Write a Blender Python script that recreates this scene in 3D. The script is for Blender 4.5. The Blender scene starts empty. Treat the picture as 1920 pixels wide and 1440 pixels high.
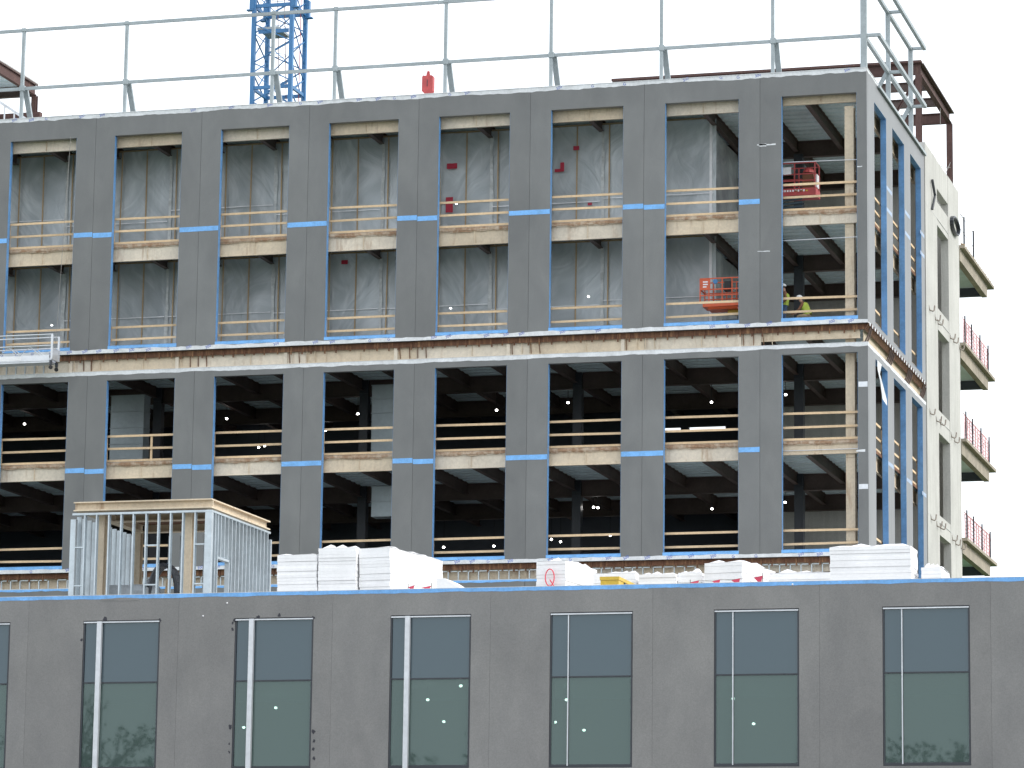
import bpy, math, random
from mathutils import Vector, Matrix
R = random.Random(7)
rad = math.radians
S = bpy.context.scene
COL = S.collection
# ------------------------------------------------------------------ camera
CAM = Vector((22.9413, -130.575, 1.7))
F_PX, PITCH, ROLL, YAW = 6468.1, 0.17428, 0.01295, -0.27838
fw = Vector((math.sin(YAW)*math.cos(PITCH), math.cos(YAW)*math.cos(PITCH), math.sin(PITCH)))
r0 = Vector((math.cos(YAW), -math.sin(YAW), 0)); u0 = r0.cross(fw)
rt = math.cos(ROLL)*r0 + math.sin(ROLL)*u0
up = -math.sin(ROLL)*r0 + math.cos(ROLL)*u0
cd = bpy.data.cameras.new('camera'); cam = bpy.data.objects.new('camera', cd); COL.objects.link(cam)
cam.matrix_world = Matrix(((rt.x, up.x, -fw.x, CAM.x), (rt.y, up.y, -fw.y, CAM.y), (rt.z, up.z, -fw.z, CAM.z), (0, 0, 0, 1)))
cd.sensor_width = 36; cd.lens = F_PX/1920*36; cd.clip_start = 0.5; cd.clip_end = 3000
S.camera = cam
# ------------------------------------------------------------------ sky
W = bpy.data.worlds.new('World'); S.world = W; W.use_nodes = True
nt = W.node_tree; nt.nodes.clear()
sky = nt.nodes.new('ShaderNodeTexSky'); sky.sky_type = 'NISHITA'; sky.sun_disc = False
SUN_EL, SUN_AZ = 37, 93
sky.sun_elevation = rad(SUN_EL); sky.sun_rotation = rad(SUN_AZ)
sky.air_density = 1; sky.dust_density = 4
sc = nt.nodes.new('ShaderNodeVectorMath'); sc.operation = 'SCALE'; sc.inputs['Scale'].default_value = 0.1
mx = nt.nodes.new('ShaderNodeMix'); mx.data_type = 'RGBA'; mx.inputs['Factor'].default_value = 0.9
mx.inputs['B'].default_value = (1.02, 1.07, 1.13, 1)          # even layer of cloud
bg = nt.nodes.new('ShaderNodeBackground'); ow = nt.nodes.new('ShaderNodeOutputWorld')
nt.links.new(sky.outputs[0], sc.inputs[0]); nt.links.new(sc.outputs[0], mx.inputs['A'])
nt.links.new(mx.outputs['Result'], bg.inputs[0]); nt.links.new(bg.outputs[0], ow.inputs[0])
# ------------------------------------------------------------------ sun behind cloud
sl = bpy.data.lights.new('sun', 'SUN'); sl.energy = 1.5; sl.angle = rad(25); sl.color = (1, .96, .9)
so = bpy.data.objects.new('sun', sl); COL.objects.link(so)
sd = Vector((math.sin(rad(SUN_AZ))*math.cos(rad(SUN_EL)), math.cos(rad(SUN_AZ))*math.cos(rad(SUN_EL)), math.sin(rad(SUN_EL))))
so.rotation_euler = sd.to_track_quat('Z', 'Y').to_euler(); so.location = (60, -60, 90)
# ------------------------------------------------------------------ exposure
vs = S.view_settings; vs.view_transform = 'Standard'; vs.look = 'None'; vs.exposure = 0.70; vs.gamma = 1; vs.use_curve_mapping = False
S.render.engine = 'CYCLES'
S.cycles.max_bounces = 8; S.cycles.transparent_max_bounces = 16
# ------------------------------------------------------------------ pixel rays (of the 1920x1440 photograph)
def ray(x, y): return fw + rt*((x-960)/F_PX) - up*((y-720)/F_PX)
def atY(x, y, Y): d = ray(x, y); return CAM + d*((Y-CAM.y)/d.y)
def atX(x, y, X): d = ray(x, y); return CAM + d*((X-CAM.x)/d.x)
# ------------------------------------------------------------------ materials
def srgb(r, g, b):
    f = lambda c: ((c/255)/12.92 if c/255 <= .04045 else ((c/255+.055)/1.055)**2.4)
    return (f(r), f(g), f(b), 1)
class NT:
    def __init__(s, name):
        s.m = bpy.data.materials.new(name); s.m.use_nodes = True; s.t = s.m.node_tree
        s.p = s.t.nodes['Principled BSDF']; s.out = s.t.nodes['Material Output']
        s.geo = s.t.nodes.new('ShaderNodeNewGeometry')
    def n(s, typ, **kw):
        o = s.t.nodes.new(typ)
        for k, v in kw.items(): setattr(o, k, v)
        return o
    def l(s, a, b): s.t.links.new(a, b)
    def noise(s, scale, vec=(1, 1, 1), detail=4, rough=.55, dist=0):
        mp = s.n('ShaderNodeMapping'); mp.inputs['Scale'].default_value = vec
        s.l(s.geo.outputs['Position'], mp.inputs['Vector'])
        n = s.n('ShaderNodeTexNoise'); n.inputs['Scale'].default_value = scale; n.inputs['Detail'].default_value = detail
        n.inputs['Roughness'].default_value = rough; n.inputs['Distortion'].default_value = dist
        s.l(mp.outputs[0], n.inputs['Vector']); return n.outputs['Fac']
    def ramp(s, fac, a, b, ca=(0, 0, 0, 1), cb=(1, 1, 1, 1)):
        r = s.n('ShaderNodeValToRGB'); r.color_ramp.elements[0].position = a; r.color_ramp.elements[1].position = b
        r.color_ramp.elements[0].color = ca; r.color_ramp.elements[1].color = cb
        s.l(fac, r.inputs[0]); return r.outputs[0]
    def mix(s, fac, a, b, blend='MIX'):
        m = s.n('ShaderNodeMix', data_type='RGBA', blend_type=blend)
        for k, v in (('Factor', fac), ('A', a), ('B', b)):
            if hasattr(v, 'default_value') or hasattr(v, 'is_linked'): s.l(v, m.inputs[k])
            else: m.inputs[k].default_value = v
        return m.outputs['Result']
    def bump(s, h, strength=.3, dist=.02):
        b = s.n('ShaderNodeBump'); b.inputs['Strength'].default_value = strength; b.inputs['Distance'].default_value = dist
        s.l(h, b.inputs['Height']); s.l(b.outputs[0], s.p.inputs['Normal'])
    def vary(s, col, objvar=.0, big=(.6, .12), fine=(18, .10)):
        c = col
        k = s.mul
        f1 = s.noise(big[0]); c = k(c, s.ramp(f1, .3, .7, (1-big[1],)*3+(1,), (1+big[1],)*3+(1,)))
        f2 = s.noise(fine[0], detail=6, rough=.7); c = k(c, s.ramp(f2, .3, .7, (1-fine[1],)*3+(1,), (1+fine[1],)*3+(1,)))
        if objvar:
            oi = s.n('ShaderNodeObjectInfo'); c = k(c, s.ramp(oi.outputs['Random'], 0, 1, (1-objvar,)*3+(1,), (1+objvar,)*3+(1,)))
        return c
    def mul(s, a, b): return s.mix(1.0, a, b, 'MULTIPLY')
def simple(name, col, rough=.7, metal=0, objvar=.0, big=(.6, .12), fine=(18, .10), bump=0, spec=.5):
    t = NT(name); c = t.vary(col, objvar, big, fine); t.l(c, t.p.inputs['Base Color'])
    t.p.inputs['Roughness'].default_value = rough; t.p.inputs['Metallic'].default_value = metal
    t.p.inputs['Specular IOR Level'].default_value = spec
    if bump: t.bump(t.noise(14, detail=6), bump)
    return t.m
def stained(name, col, stain, lo=.55, hi=.75, vec=(2.2, 2.2, .35), scale=1.6, rough=.75, fine=.12, objvar=.06):
    t = NT(name); c = t.vary(col, objvar, (.8, .10), (9, fine))
    m = t.ramp(t.noise(scale, vec, 6, .65), lo, hi); c = t.mix(m, c, stain)
    t.l(c, t.p.inputs['Base Color']); t.p.inputs['Roughness'].default_value = rough; t.bump(t.noise(30, detail=4), .25); return t.m
MT = {}
def panel_mat(name, col, smudge):
    t = NT(name); c = t.vary(col, .06, (.30, .12), (30, .16))
    c = t.mul(c, t.ramp(t.noise(1.3, (1, 1, .25), 5, .6), .3, .75, (.94, .94, .94, 1), (1.07, 1.06, 1.05, 1)))
    c = t.mul(c, t.ramp(t.noise(.75, (1, 1, .6), 6, .62, 1.0), .35, .68, (.93, .93, .94, 1), (1.07, 1.065, 1.06, 1)))
    sm = t.ramp(t.noise(2.6, (1, 1, 1), 5, .6, .6), .66, .8); c = t.mix(t.mul(sm, (smudge,)*3+(1,)), c, (.05, .05, .05, 1))
    t.l(c, t.p.inputs['Base Color']); t.p.inputs['Roughness'].default_value = .40; t.p.inputs['Specular IOR Level'].default_value = .55
    t.bump(t.noise(55, detail=5, rough=.7), .12, .01); return t.m
MT['panel'] = panel_mat('grey_membrane_coat', (.146, .152, .152, 1), .16)
MT['panel_low'] = panel_mat('grey_brown_coat', (.207, .205, .200, 1), .20)
MT['blue'] = simple('blue_membrane', (.115, .27, .52, 1), .5, big=(1.5, .18), fine=(9, .15))
MT['tape'] = simple('blue_tape', (.17, .42, .80, 1), .45, big=(2, .15), fine=(12, .15))
MT['white'] = simple('white_membrane', (.66, .68, .70, 1), .5, big=(2.0, .14), fine=(10, .12), bump=.3)
MT['paletape'] = simple('dusty_tape', (.33, .42, .56, 1), .5)
MT['print'] = simple('blue_print', (.03, .09, .45, 1), .6)
MT['tan'] = stained('tan_fireproof_paint', (.62, .52, .39, 1), (.30, .17, .09, 1), .56, .82)
MT['tan2'] = stained('pale_fireproof_paint', (.64, .57, .47, 1), (.33, .20, .11, 1), .55, .82)
MT['rust'] = stained('rusty_steel', (.13, .058, .032, 1), (.36, .20, .10, 1), .5, .75, (5, 5, .5), 2.0, .85, .3)
MT['primer'] = simple('brown_primer', (.085, .058, .05, 1), .6, big=(1.2, .25), fine=(8, .2))
MT['deck'] = simple('galvanised_deck', (.64, .76, .80, 1), .5, .0, big=(.5, .15), fine=(6, .10))
MT['slab'] = simple('floor_concrete', (.50, .50, .50, 1), .85)
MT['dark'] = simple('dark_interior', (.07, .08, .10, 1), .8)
MT['wallboard'] = simple('interior_wall', (.12, .118, .11, 1), .85, big=(.4, .25))
MT['wood'] = stained('pine_board', (.68, .50, .31, 1), (.42, .25, .12, 1), .62, .85, (.4, .4, 9), 3.0, .7, .14, .12)
MT['stud_wood'] = stained('old_pine', (.44, .32, .19, 1), (.30, .18, .09, 1), .6, .85, (9, 9, .4), 3.0, .7)
MT['galv'] = simple('galvanised_steel', (.33, .375, .395, 1), .5, .1, big=(1.0, .10), fine=(7, .12))
MT['stud'] = simple('zinc_stud', (.50, .56, .60, 1), .35, .4, big=(1.2, .12), fine=(5, .10))
MT['alu'] = simple('aluminium', (.62, .64, .67, 1), .35, .5, big=(2, .08), fine=(6, .08))
MT['crane'] = simple('crane_blue_paint', (.038, .16, .35, 1), .45, big=(1, .12), fine=(6, .12))
MT['red'] = simple('red_paint', (.42, .06, .06, 1), .5, big=(3, .15))
MT['redcloth'] = simple('red_vinyl', (.55, .04, .09, 1), .55)
MT['tapered'] = simple('red_tape', (.42, .02, .05, 1), .5)
MT['orange'] = simple('orange_paint', (.62, .10, .03, 1), .45, big=(3, .12))
MT['yellow'] = simple('yellow_paint', (.62, .42, .045, 1), .45, big=(3, .12))
MT['black'] = simple('black_rubber', (.02, .02, .022, 1), .7)
MT['darkmetal'] = simple('dark_frame', (.035, .04, .05, 1), .4)
MT['teal'] = simple('blue_grey_machine', (.04, .075, .10, 1), .5)
MT['foam'] = simple('white_foam', (.84, .84, .85, 1), .7, big=(1.2, .05), fine=(9, .05), objvar=.025)
MT['wrap'] = simple('white_wrap', (.82, .82, .84, 1), .35, big=(2, .05), fine=(8, .06), bump=.4)
MT['greywrap'] = simple('grey_wrap', (.30, .33, .36, 1), .35, big=(2, .2), fine=(6, .2), bump=.6)
MT['seam'] = simple('clear_tape', (.50, .52, .52, 1), .4, big=(2, .2), fine=(6, .2))
MT['rustlight'] = stained('patchy_rust', (.31, .19, .115, 1), (.52, .43, .33, 1), .42, .66, (2, 2, 2), 2.2, .85, .25)
MT['rustdark'] = stained('dark_rusty_steel', (.085, .045, .04, 1), (.20, .12, .09, 1), .55, .85, (4, 4, .6), 1.5, .8, .2)
MT['formconc'] = simple('raw_slab_concrete', (.33, .29, .235, 1), .9, big=(.8, .2), fine=(6, .15))
MT['duct'] = simple('sheet_metal_duct', (.34, .39, .41, 1), .45, .3, big=(.8, .12), fine=(5, .08))
MT['cable'] = simple('steel_cable', (.22, .21, .20, 1), .5)
MT['hivis'] = simple('hivis_yellow', (.42, .52, .07, 1), .7)
MT['jeans'] = simple('denim', (.05, .09, .18, 1), .85)
MT['brown'] = simple('brown_jacket', (.20, .09, .05, 1), .85)
MT['khaki'] = simple('khaki_cloth', (.38, .29, .19, 1), .85)
MT['skin'] = simple('skin', (.45, .26, .18, 1), .6)
MT['hat'] = simple('white_plastic', (.78, .78, .78, 1), .35)
MT['asphalt'] = simple('asphalt', (.05, .05, .052, 1), .9)
MT['grass'] = simple('grass_ground', (.05, .085, .025, 1), .95, big=(.3, .3), fine=(3, .3))
MT['leaf'] = simple('leaf', (.11, .17, .08, 1), .7, objvar=.1)
MT['bark'] = simple('bark', (.16, .14, .12, 1), .9)
MT['roofing'] = simple('roof_membrane', (.30, .30, .30, 1), .8)
MT['sealant'] = simple('black_sealant', (.025, .025, .035, 1), .5)
MT['netting'] = simple('orange_safety_mesh', (.60, .32, .32, 1), .7)
MT['rebar'] = simple('rebar', (.22, .19, .165, 1), .8)
MT['pinkpaint'] = simple('red_spray_paint', (.75, .06, .10, 1), .6)
def concrete():
    t = NT('board_marked_concrete'); c = t.vary((.50, .495, .47, 1), .03, (.5, .10), (12, .10))
    st = t.ramp(t.noise(1.5, (2.5, 2.5, .18), 6, .65), .45, .8); c = t.mix(t.mul(st, (.6,)*3+(1,)), c, (.33, .325, .30, 1))
    t.l(c, t.p.inputs['Base Color']); t.p.inputs['Roughness'].default_value = .85; t.bump(t.noise(9, (3, 3, .4), 6), .35); return t.m
MT['concrete'] = concrete()
def poly():
    t = NT('polythene_sheet')
    wn = t.n('ShaderNodeTexNoise'); wn.inputs['Scale'].default_value = .35; wn.inputs['Detail'].default_value = 1; t.l(t.geo.outputs['Position'], wn.inputs['Vector'])
    wa = t.n('ShaderNodeVectorMath', operation='MULTIPLY_ADD'); wa.inputs[1].default_value = (2.6, 2.6, 2.6); t.l(wn.outputs['Color'], wa.inputs[0]); t.l(t.geo.outputs['Position'], wa.inputs[2]); warp = wa.outputs[0]
    def streak(ang, sc, seed):
        mp = t.n('ShaderNodeMapping', vector_type='TEXTURE'); mp.inputs['Rotation'].default_value = (0, rad(ang), 0); mp.inputs['Scale'].default_value = (1/sc, 1, 1/.35); mp.inputs['Location'].default_value = (seed, seed*2, 0)
        t.l(warp, mp.inputs[0]); n = t.n('ShaderNodeTexNoise'); n.inputs['Scale'].default_value = .8; n.inputs['Detail'].default_value = 4; n.inputs['Distortion'].default_value = .5
        t.l(mp.outputs[0], n.inputs['Vector']); return n.outputs['Fac']
    msk = t.ramp(t.noise(.55, detail=1), .42, .58)
    h = t.mix(msk, streak(40, 3.6, 0), streak(-36, 4.2, 3)); h = t.mix(.4, h, streak(4, 3.0, 7))
    t.p.inputs['Roughness'].default_value = .25
    c = t.mix(t.ramp(h, .45, .72), (.56, .61, .64, 1), (.80, .84, .87, 1)); c = t.mul(c, t.ramp(t.noise(.5, detail=2), .35, .65, (.8, .8, .8, 1), (1.1, 1.1, 1.1, 1)))
    t.l(c, t.p.inputs['Base Color']); t.bump(h, .7, .12)
    tr = t.n('ShaderNodeBsdfTransparent'); tr.inputs[0].default_value = (.85, .9, .92, 1)
    ms = t.n('ShaderNodeMixShader'); ms.inputs[0].default_value = .82
    t.l(tr.outputs[0], ms.inputs[1]); t.l(t.p.outputs[0], ms.inputs[2]); t.l(ms.outputs[0], t.out.inputs['Surface']); return t.m
MT['poly'] = poly()
def glass(name, tint, refl, trans, ior=1.75):
    t = NT(name); t.t.nodes.remove(t.p)
    g = t.n('ShaderNodeBsdfGlossy'); g.inputs['Color'].default_value = refl; g.inputs['Roughness'].default_value = .02
    b = t.n('ShaderNodeBump'); b.inputs['Strength'].default_value = .04; b.inputs['Distance'].default_value = .01
    t.l(t.noise(.9, detail=1), b.inputs['Height']); t.l(b.outputs[0], g.inputs['Normal'])
    d = t.n('ShaderNodeBsdfDiffuse'); d.inputs['Color'].default_value = tint
    tr = t.n('ShaderNodeBsdfTransparent'); tr.inputs[0].default_value = trans[:3]+(1,)
    m1 = t.n('ShaderNodeMixShader'); m1.inputs[0].default_value = trans[3]; t.l(d.outputs[0], m1.inputs[1]); t.l(tr.outputs[0], m1.inputs[2])
    fr = t.n('ShaderNodeFresnel'); fr.inputs['IOR'].default_value = ior
    m2 = t.n('ShaderNodeMixShader'); t.l(fr.outputs[0], m2.inputs[0]); t.l(m1.outputs[0], m2.inputs[1]); t.l(g.outputs[0], m2.inputs[2])
    t.l(m2.outputs[0], t.out.inputs['Surface']); return t.m
MT['spandrel'] = glass('spandrel_glass', (.04, .06, .074, 1), (.80, .95, 1.0, 1), (.1, .1, .1, 0))
MT['vision'] = glass('vision_glass', (.11, .16, .15, 1), (.84, 1.0, .97, 1), (.48, .62, .58, .45), 1.62)
def meshcloth():
    t = NT('safety_mesh_sheet'); t.p.inputs['Base Color'].default_value = (.66, .34, .34, 1); t.p.inputs['Roughness'].default_value = .8
    tr = t.n('ShaderNodeBsdfTransparent'); ms = t.n('ShaderNodeMixShader'); ms.inputs[0].default_value = .40
    t.l(tr.outputs[0], ms.inputs[1]); t.l(t.p.outputs[0], ms.inputs[2]); t.l(ms.outputs[0], t.out.inputs['Surface']); return t.m
MT['meshcloth'] = meshcloth()
def emit(name, col, st):
    t = NT(name); t.t.nodes.remove(t.p); e = t.n('ShaderNodeEmission'); e.inputs[0].default_value = col; e.inputs[1].default_value = st
    t.l(e.outputs[0], t.out.inputs['Surface']); return t.m
MT['bulb'] = emit('lit_bulb', (1, .97, .92, 1), 14)
# ------------------------------------------------------------------ mesh helpers
WL = {}
class M:
    def __init__(s): s.v = []; s.f = []
    def box(s, x0, x1, y0, y1, z0, z1):
        if x0 > x1: x0, x1 = x1, x0
        if y0 > y1: y0, y1 = y1, y0
        if z0 > z1: z0, z1 = z1, z0
        b = len(s.v)
        s.v += [(x0, y0, z0), (x1, y0, z0), (x1, y1, z0), (x0, y1, z0), (x0, y0, z1), (x1, y0, z1), (x1, y1, z1), (x0, y1, z1)]
        s.f += [tuple(b+i for i in q) for q in ((3, 2, 1, 0), (4, 5, 6, 7), (0, 1, 5, 4), (1, 2, 6, 5), (2, 3, 7, 6), (3, 0, 4, 7))]
        return s
    def quad(s, *p):
        b = len(s.v); s.v += [tuple(q) for q in p]; s.f.append(tuple(range(b, b+len(p)))); return s
    def sweep(s, p, q, prof, hint=(0, 0, 1)):
        p, q = Vector(p), Vector(q); d = (q-p).normalized(); h = Vector(hint)
        if abs(d.dot(h)) > .98: h = Vector((1, 0, 0))
        a = d.cross(h).normalized(); c = a.cross(d)
        b = len(s.v); n = len(prof)
        for o in (p, q): s.v += [tuple(o+a*u+c*w) for u, w in prof]
        s.f += [(b+i, b+(i+1) % n, b+n+(i+1) % n, b+n+i) for i in range(n)]
        s.f += [tuple(b+i for i in reversed(range(n))), tuple(b+n+i for i in range(n))]; return s
    def bar(s, p, q, w, h=None, hint=(0, 0, 1)):
        h = h or w; return s.sweep(p, q, [(-w/2, -h/2), (w/2, -h/2), (w/2, h/2), (-w/2, h/2)], hint)
    def tube(s, p, q, r, n=8):
        return s.sweep(p, q, [(r*math.cos(2*math.pi*i/n), r*math.sin(2*math.pi*i/n)) for i in range(n)])
    def ibeam(s, p, q, d, w, tf=.03, tw=.02, hint=(0, 0, 1)):
        a, t, f, D = w/2, tw/2, tf, d/2
        return s.sweep(p, q, [(-a, -D), (a, -D), (a, -D+f), (t, -D+f), (t, D-f), (a, D-f), (a, D), (-a, D), (-a, D-f), (-t, D-f), (-t, -D+f), (-a, -D+f)], hint)
    def poly(s, pts, r, n=6):
        for a, b in zip(pts, pts[1:]): s.tube(a, b, r, n)
        return s
    def ring(s, ax, pl, th, a0, a1, z0, z1, b0, b1, w0, w1):
        """wall panel with one opening; ax 'x': lies along x at y=pl..pl+th, ax 'y': along y at x=pl..pl+th"""
        k = len(s.v)
        for d in (pl, pl+th):
            for u, z in ((a0, z0), (a1, z0), (a1, z1), (a0, z1), (b0, w0), (b1, w0), (b1, w1), (b0, w1)):
                s.v.append((u, d, z) if ax == 'x' else (d, u, z))
        for o in (0, 8):
            for i in range(4):
                j = (i+1) % 4; s.f.append((k+o+i, k+o+j, k+o+4+j, k+o+4+i))
        for i in range(4):
            j = (i+1) % 4; s.f.append((k+i, k+j, k+8+j, k+8+i)); s.f.append((k+4+i, k+4+j, k+12+j, k+12+i))
        return s
    def ball(s, c, r, n=10, m=6, sz=1, top=False):
        b = len(s.v); rows = []
        for i in range(m+1):
            th = math.pi*i/m if not top else math.pi/2*i/m
            row = []
            for j in range(n):
                ph = 2*math.pi*j/n; row.append(len(s.v)); s.v.append((c[0]+r*math.sin(th)*math.cos(ph), c[1]+r*math.sin(th)*math.sin(ph), c[2]+sz*r*math.cos(th)))
            rows.append(row)
        for i in range(m):
            for j in range(n): s.f.append((rows[i][j], rows[i+1][j], rows[i+1][(j+1) % n], rows[i][(j+1) % n]))
        return s
    def strip(s, ax, pl, a0, a1, z0, z1, lo=.0, hi=.0, step=.18, rnd=R):
        """thin sheet with hand-cut wavy edges"""
        n = max(2, int(abs(a1-a0)/step)); b = len(s.v); l = h = 0
        for i in range(n+1):
            u = a0+(a1-a0)*i/n; l = l*.6+rnd.uniform(-1, 1)*lo*.7; h = h*.6+rnd.uniform(-1, 1)*hi*.7
            for z in (z0+l, z1+h): s.v.append((u, pl, z) if ax == 'x' else (pl, u, z))
        for i in range(n): s.f.append((b+2*i, b+2*i+2, b+2*i+3, b+2*i+1))
        return s
    def swapxz(s, y): s.v = [(z, y, x) for x, _, z in s.v]; return s
    def build(s, name, mat, parent=None, smooth=False):
        off = WL.get(parent.name, Vector()) if parent else Vector()
        me = bpy.data.meshes.new(name); me.from_pydata([(x-off[0], y-off[1], z-off[2]) for x, y, z in s.v], [], s.f); me.update()
        me.materials.append(MT[mat] if isinstance(mat, str) else mat)
        if smooth: me.polygons.foreach_set('use_smooth', [True]*len(me.polygons))
        o = bpy.data.objects.new(name, me); COL.objects.link(o)
        if parent: o.parent = parent; WL[o.name] = off
        return o
def tag(o, label=None, cat=None, group=None, kind=None):
    if label: o['label'] = label
    if cat: o['category'] = cat
    if group: o['group'] = group
    if kind: o['kind'] = kind
    return o
def thing(name, label, cat, loc=(0, 0, 0), group=None):
    o = bpy.data.objects.new(name, None); COL.objects.link(o); o.location = loc; o.empty_display_size = .3
    WL[o.name] = Vector(loc); return tag(o, label, cat, group)
def inst(src, name, parent, loc=(0, 0, 0)):
    o = src.copy(); o.name = name; COL.objects.link(o); o.parent = parent; o.location = loc; WL[o.name] = WL.get(parent.name, Vector()); return o
def glyph(txt, size):
    c = bpy.data.curves.new('txt', 'FONT'); c.body = txt; c.size = size; c.resolution_u = 2
    o = bpy.data.objects.new('txt', c); COL.objects.link(o)
    dg = bpy.context.evaluated_depsgraph_get(); me = bpy.data.meshes.new_from_object(o.evaluated_get(dg)); bpy.data.objects.remove(o); 
    return [tuple(v.co) for v in me.vertices], [tuple(p.vertices) for p in me.polygons]
G300 = glyph('300', .17); GG = glyph('G', .17)
def stamp(m, g, ax, pl, u, z, ang):
    """print letters on a vertical face"""
    b = len(m.v); c, s_ = math.cos(ang), math.sin(ang)
    for x, y, _ in g[0]:
        X, Z = u+x*c-y*s_, z+x*s_+y*c
        m.v.append((X, pl, Z) if ax == 'x' else (pl, X, Z))
    m.f += [tuple(b+i for i in f) for f in g[1]]
# ================================================================== THE GROUND
g = M().quad((-900, -900, 0), (900, -900, 0), (900, 900, 0), (-900, 900, 0)).build('ground', 'grass'); tag(g, kind='structure')
g = M().quad((-400, -128, .004), (400, -128, .004), (400, -116, .004), (-400, -116, .004)).build('road', 'asphalt'); tag(g, kind='structure')
g = M().box(-400, 400, -115.9, -113.5, 0, .13).build('pavement', 'slab'); tag(g, kind='structure')
g = M().quad((-70, -85, .004), (40, -85, .004), (40, -37.5, .004), (-70, -37.5, .004)).build('forecourt', 'asphalt'); tag(g, kind='structure')
# ================================================================== TOWER
BW, OW, X0 = 4.73328, 3.00626, -.40364          # bay, opening, right edge of last opening
TH = .24                                         # wall panel thickness
ROOF, F8, F7, F6, F5 = 37.1, 32.2, 27.6, 23.0, 18.4
BACK = 18.0; LEFT = -51.6
tower = thing('office_tower', 'unfinished grey panelled building with open storeys and bare steel frame', 'building', (-20, 0, 0))
def opx(n): r = X0-(8-n)*BW; return r-OW, r      # opening n (8 = corner bay)
NB = list(range(-1, 9))
mid = (BW-OW)/2
SIDE_OP = [(1.70, 4.45), (6.0, 8.86), (10.5, 13.22)]; SIDE_J = [TH+.012, 5.22, 9.68, 14.2]
BANDS = [(27.54, 37.77, 27.83, 36.80), (18.42, 26.75, 18.69, 26.38)]
for bi, (z0, z1, s0, s1) in enumerate(BANDS):
    for n in NB:
        a, b = opx(n); L = a-.87+.005; Rr = b+(BW-OW-.87)-.005
        if n == 8: Rr = 0
        p = M().ring('x', 0, TH, L, Rr, z0, z1, a, b, s0, s1).build('wall_panel', 'panel', tower)
        M().box(a+.001, a+.006, -.004, TH-.02, s0+.01, s1-.01).build('jamb_membrane', 'blue', p)
        M().box(b-.006, b-.001, .0, TH-.02, s0+.01, s1-.01).build('jamb_membrane', 'blue', p)
        M().box(a+.01, b-.01, -.010, TH+.05, s0+.001, s0+.009).build('sill_membrane', 'blue', p)
        M().strip('x', -.0055, a-.02, b+.02, s0-.13, s0+.004, .012, .0).build('sill_tape', 'tape', p)
    for i, (a, b) in enumerate(SIDE_OP):
        L, Rr = SIDE_J[i], SIDE_J[i+1]
        p = M().ring('y', 0, -TH, L+.006, Rr-.006, z0, z1, a, b, s0, s1).build('wall_panel', 'panel', tower)
        M().box(-TH+.02, .012, b-.006, b-.001, s0+.01, s1-.01).build('jamb_membrane', 'blue', p)
        M().box(-TH+.02, .0, a+.001, a+.006, s0+.01, s1-.01).build('jamb_membrane', 'blue', p)
        M().box(-TH+.02, .010, a+.01, b-.01, s1-.006, s1-.001).build('head_membrane', 'blue', p)
        M().box(-TH-.05, .010, a+.01, b-.01, s0+.001, s0+.009).build('sill_membrane', 'blue', p)
# third band of panels, mostly behind the low block
for n in NB:
    a, b = opx(n)
    Rr = 0 if n == 8 else b+(BW-OW-.87)-.008
    M().box(a-.87+.008, Rr, 0, TH, 0, 17.74).build('wall_panel', 'panel', tower)
for i in range(3): M().box(-TH, 0, SIDE_J[i]+.006, SIDE_J[i+1]-.006, 0, 17.74).build('wall_panel', 'panel', tower)
# white membrane hems
def hem(ax, a0, a1, z0, z1, lo, hi, pl, prints=0):
    o = M().strip(ax, pl, a0, a1, z0, z1, lo, hi).build('membrane_hem', 'white', tower)
    if prints:
        m = M(); u = a0+.3
        while u < a1-.6:
            if R.random() < prints:
                stamp(m, GG if R.random() < .4 else G300, ax, pl-.004 if ax == 'x' else pl+.004, u, (z0+z1)/2-.07+R.uniform(-.02, .02), rad(R.uniform(12, 26)))
            u += R.uniform(.62, .95)
        tag(m.build('printed_mark', 'print', o), kind='stuff')
    return o
hem('x', LEFT+1, 0, 37.62, 37.775, .035, .003, -.004, .55)
hem('x', LEFT+1, -8, 27.535, 27.69, .003, .03, -.009, .75); hem('x', -8, 0, 27.535, 27.69, .003, .03, -.009, .35)
hem('x', LEFT+1, 0, 26.61, 26.755, .025, .003, -.004, 0)
hem('x', LEFT+1, 0, 18.415, 18.56, .003, .02, -.009, .85)
hem('y', .0, 14.2, 26.62, 26.755, .02, .003, .004); hem('y', 0, 14.2, 37.68, 37.775, .03, .003, .004); hem('y', 0, 14.2, 27.535, 27.6, .003, .02, .004)
M().box(LEFT+1, .02, -.02, TH+.1, 37.775, 37.80).build('parapet_cap', 'white', tower)
M().box(-TH-.1, .02, TH+.11, 14.2, 37.775, 37.80).build('parapet_cap', 'white', tower)
M().box(LEFT+1, .012, -.01, TH, 26.755, 26.775).build('hem_cap', 'white', tower)
M().strip('x', -.005, LEFT+1, 0, 17.66, 17.745, .03, .0).build('parapet_tape', 'tape', tower)
# blue tape bands on the piers
def tape_row(zs):
    for n in range(-1, 9):
        a, b = opx(n); x1, x0 = a, a-(BW-OW); z = zs+R.uniform(-.03, .03)
        xm = a-.87
        s = R.random()
        if n == 8: x1 = xm
        if s < .6: M().strip('x', -.005, x0+.01, x1-.01, z, z+.2, .006, .006).build('tape_strip', 'tape', tower)
        else:
            M().strip('x', -.005, x0+.01, xm-.01, z, z+.2, .006, .006).build('tape_strip', 'tape', tower)
            if x1 > xm: M().strip('x', -.005, xm+.01, x1-.01, z-.05, z+.15, .006, .006).build('tape_strip', 'tape', tower)
tape_row(32.50); tape_row(22.55)
for y in (5.2, 9.7, 13.7): 
    for z in (33.9, 33.0, 22.6): M().strip('y', .005, y-.7, min(y+.6, 14.1), z, z+.16, .01, .01).build('tape_strip', 'paletape', tower)
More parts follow.
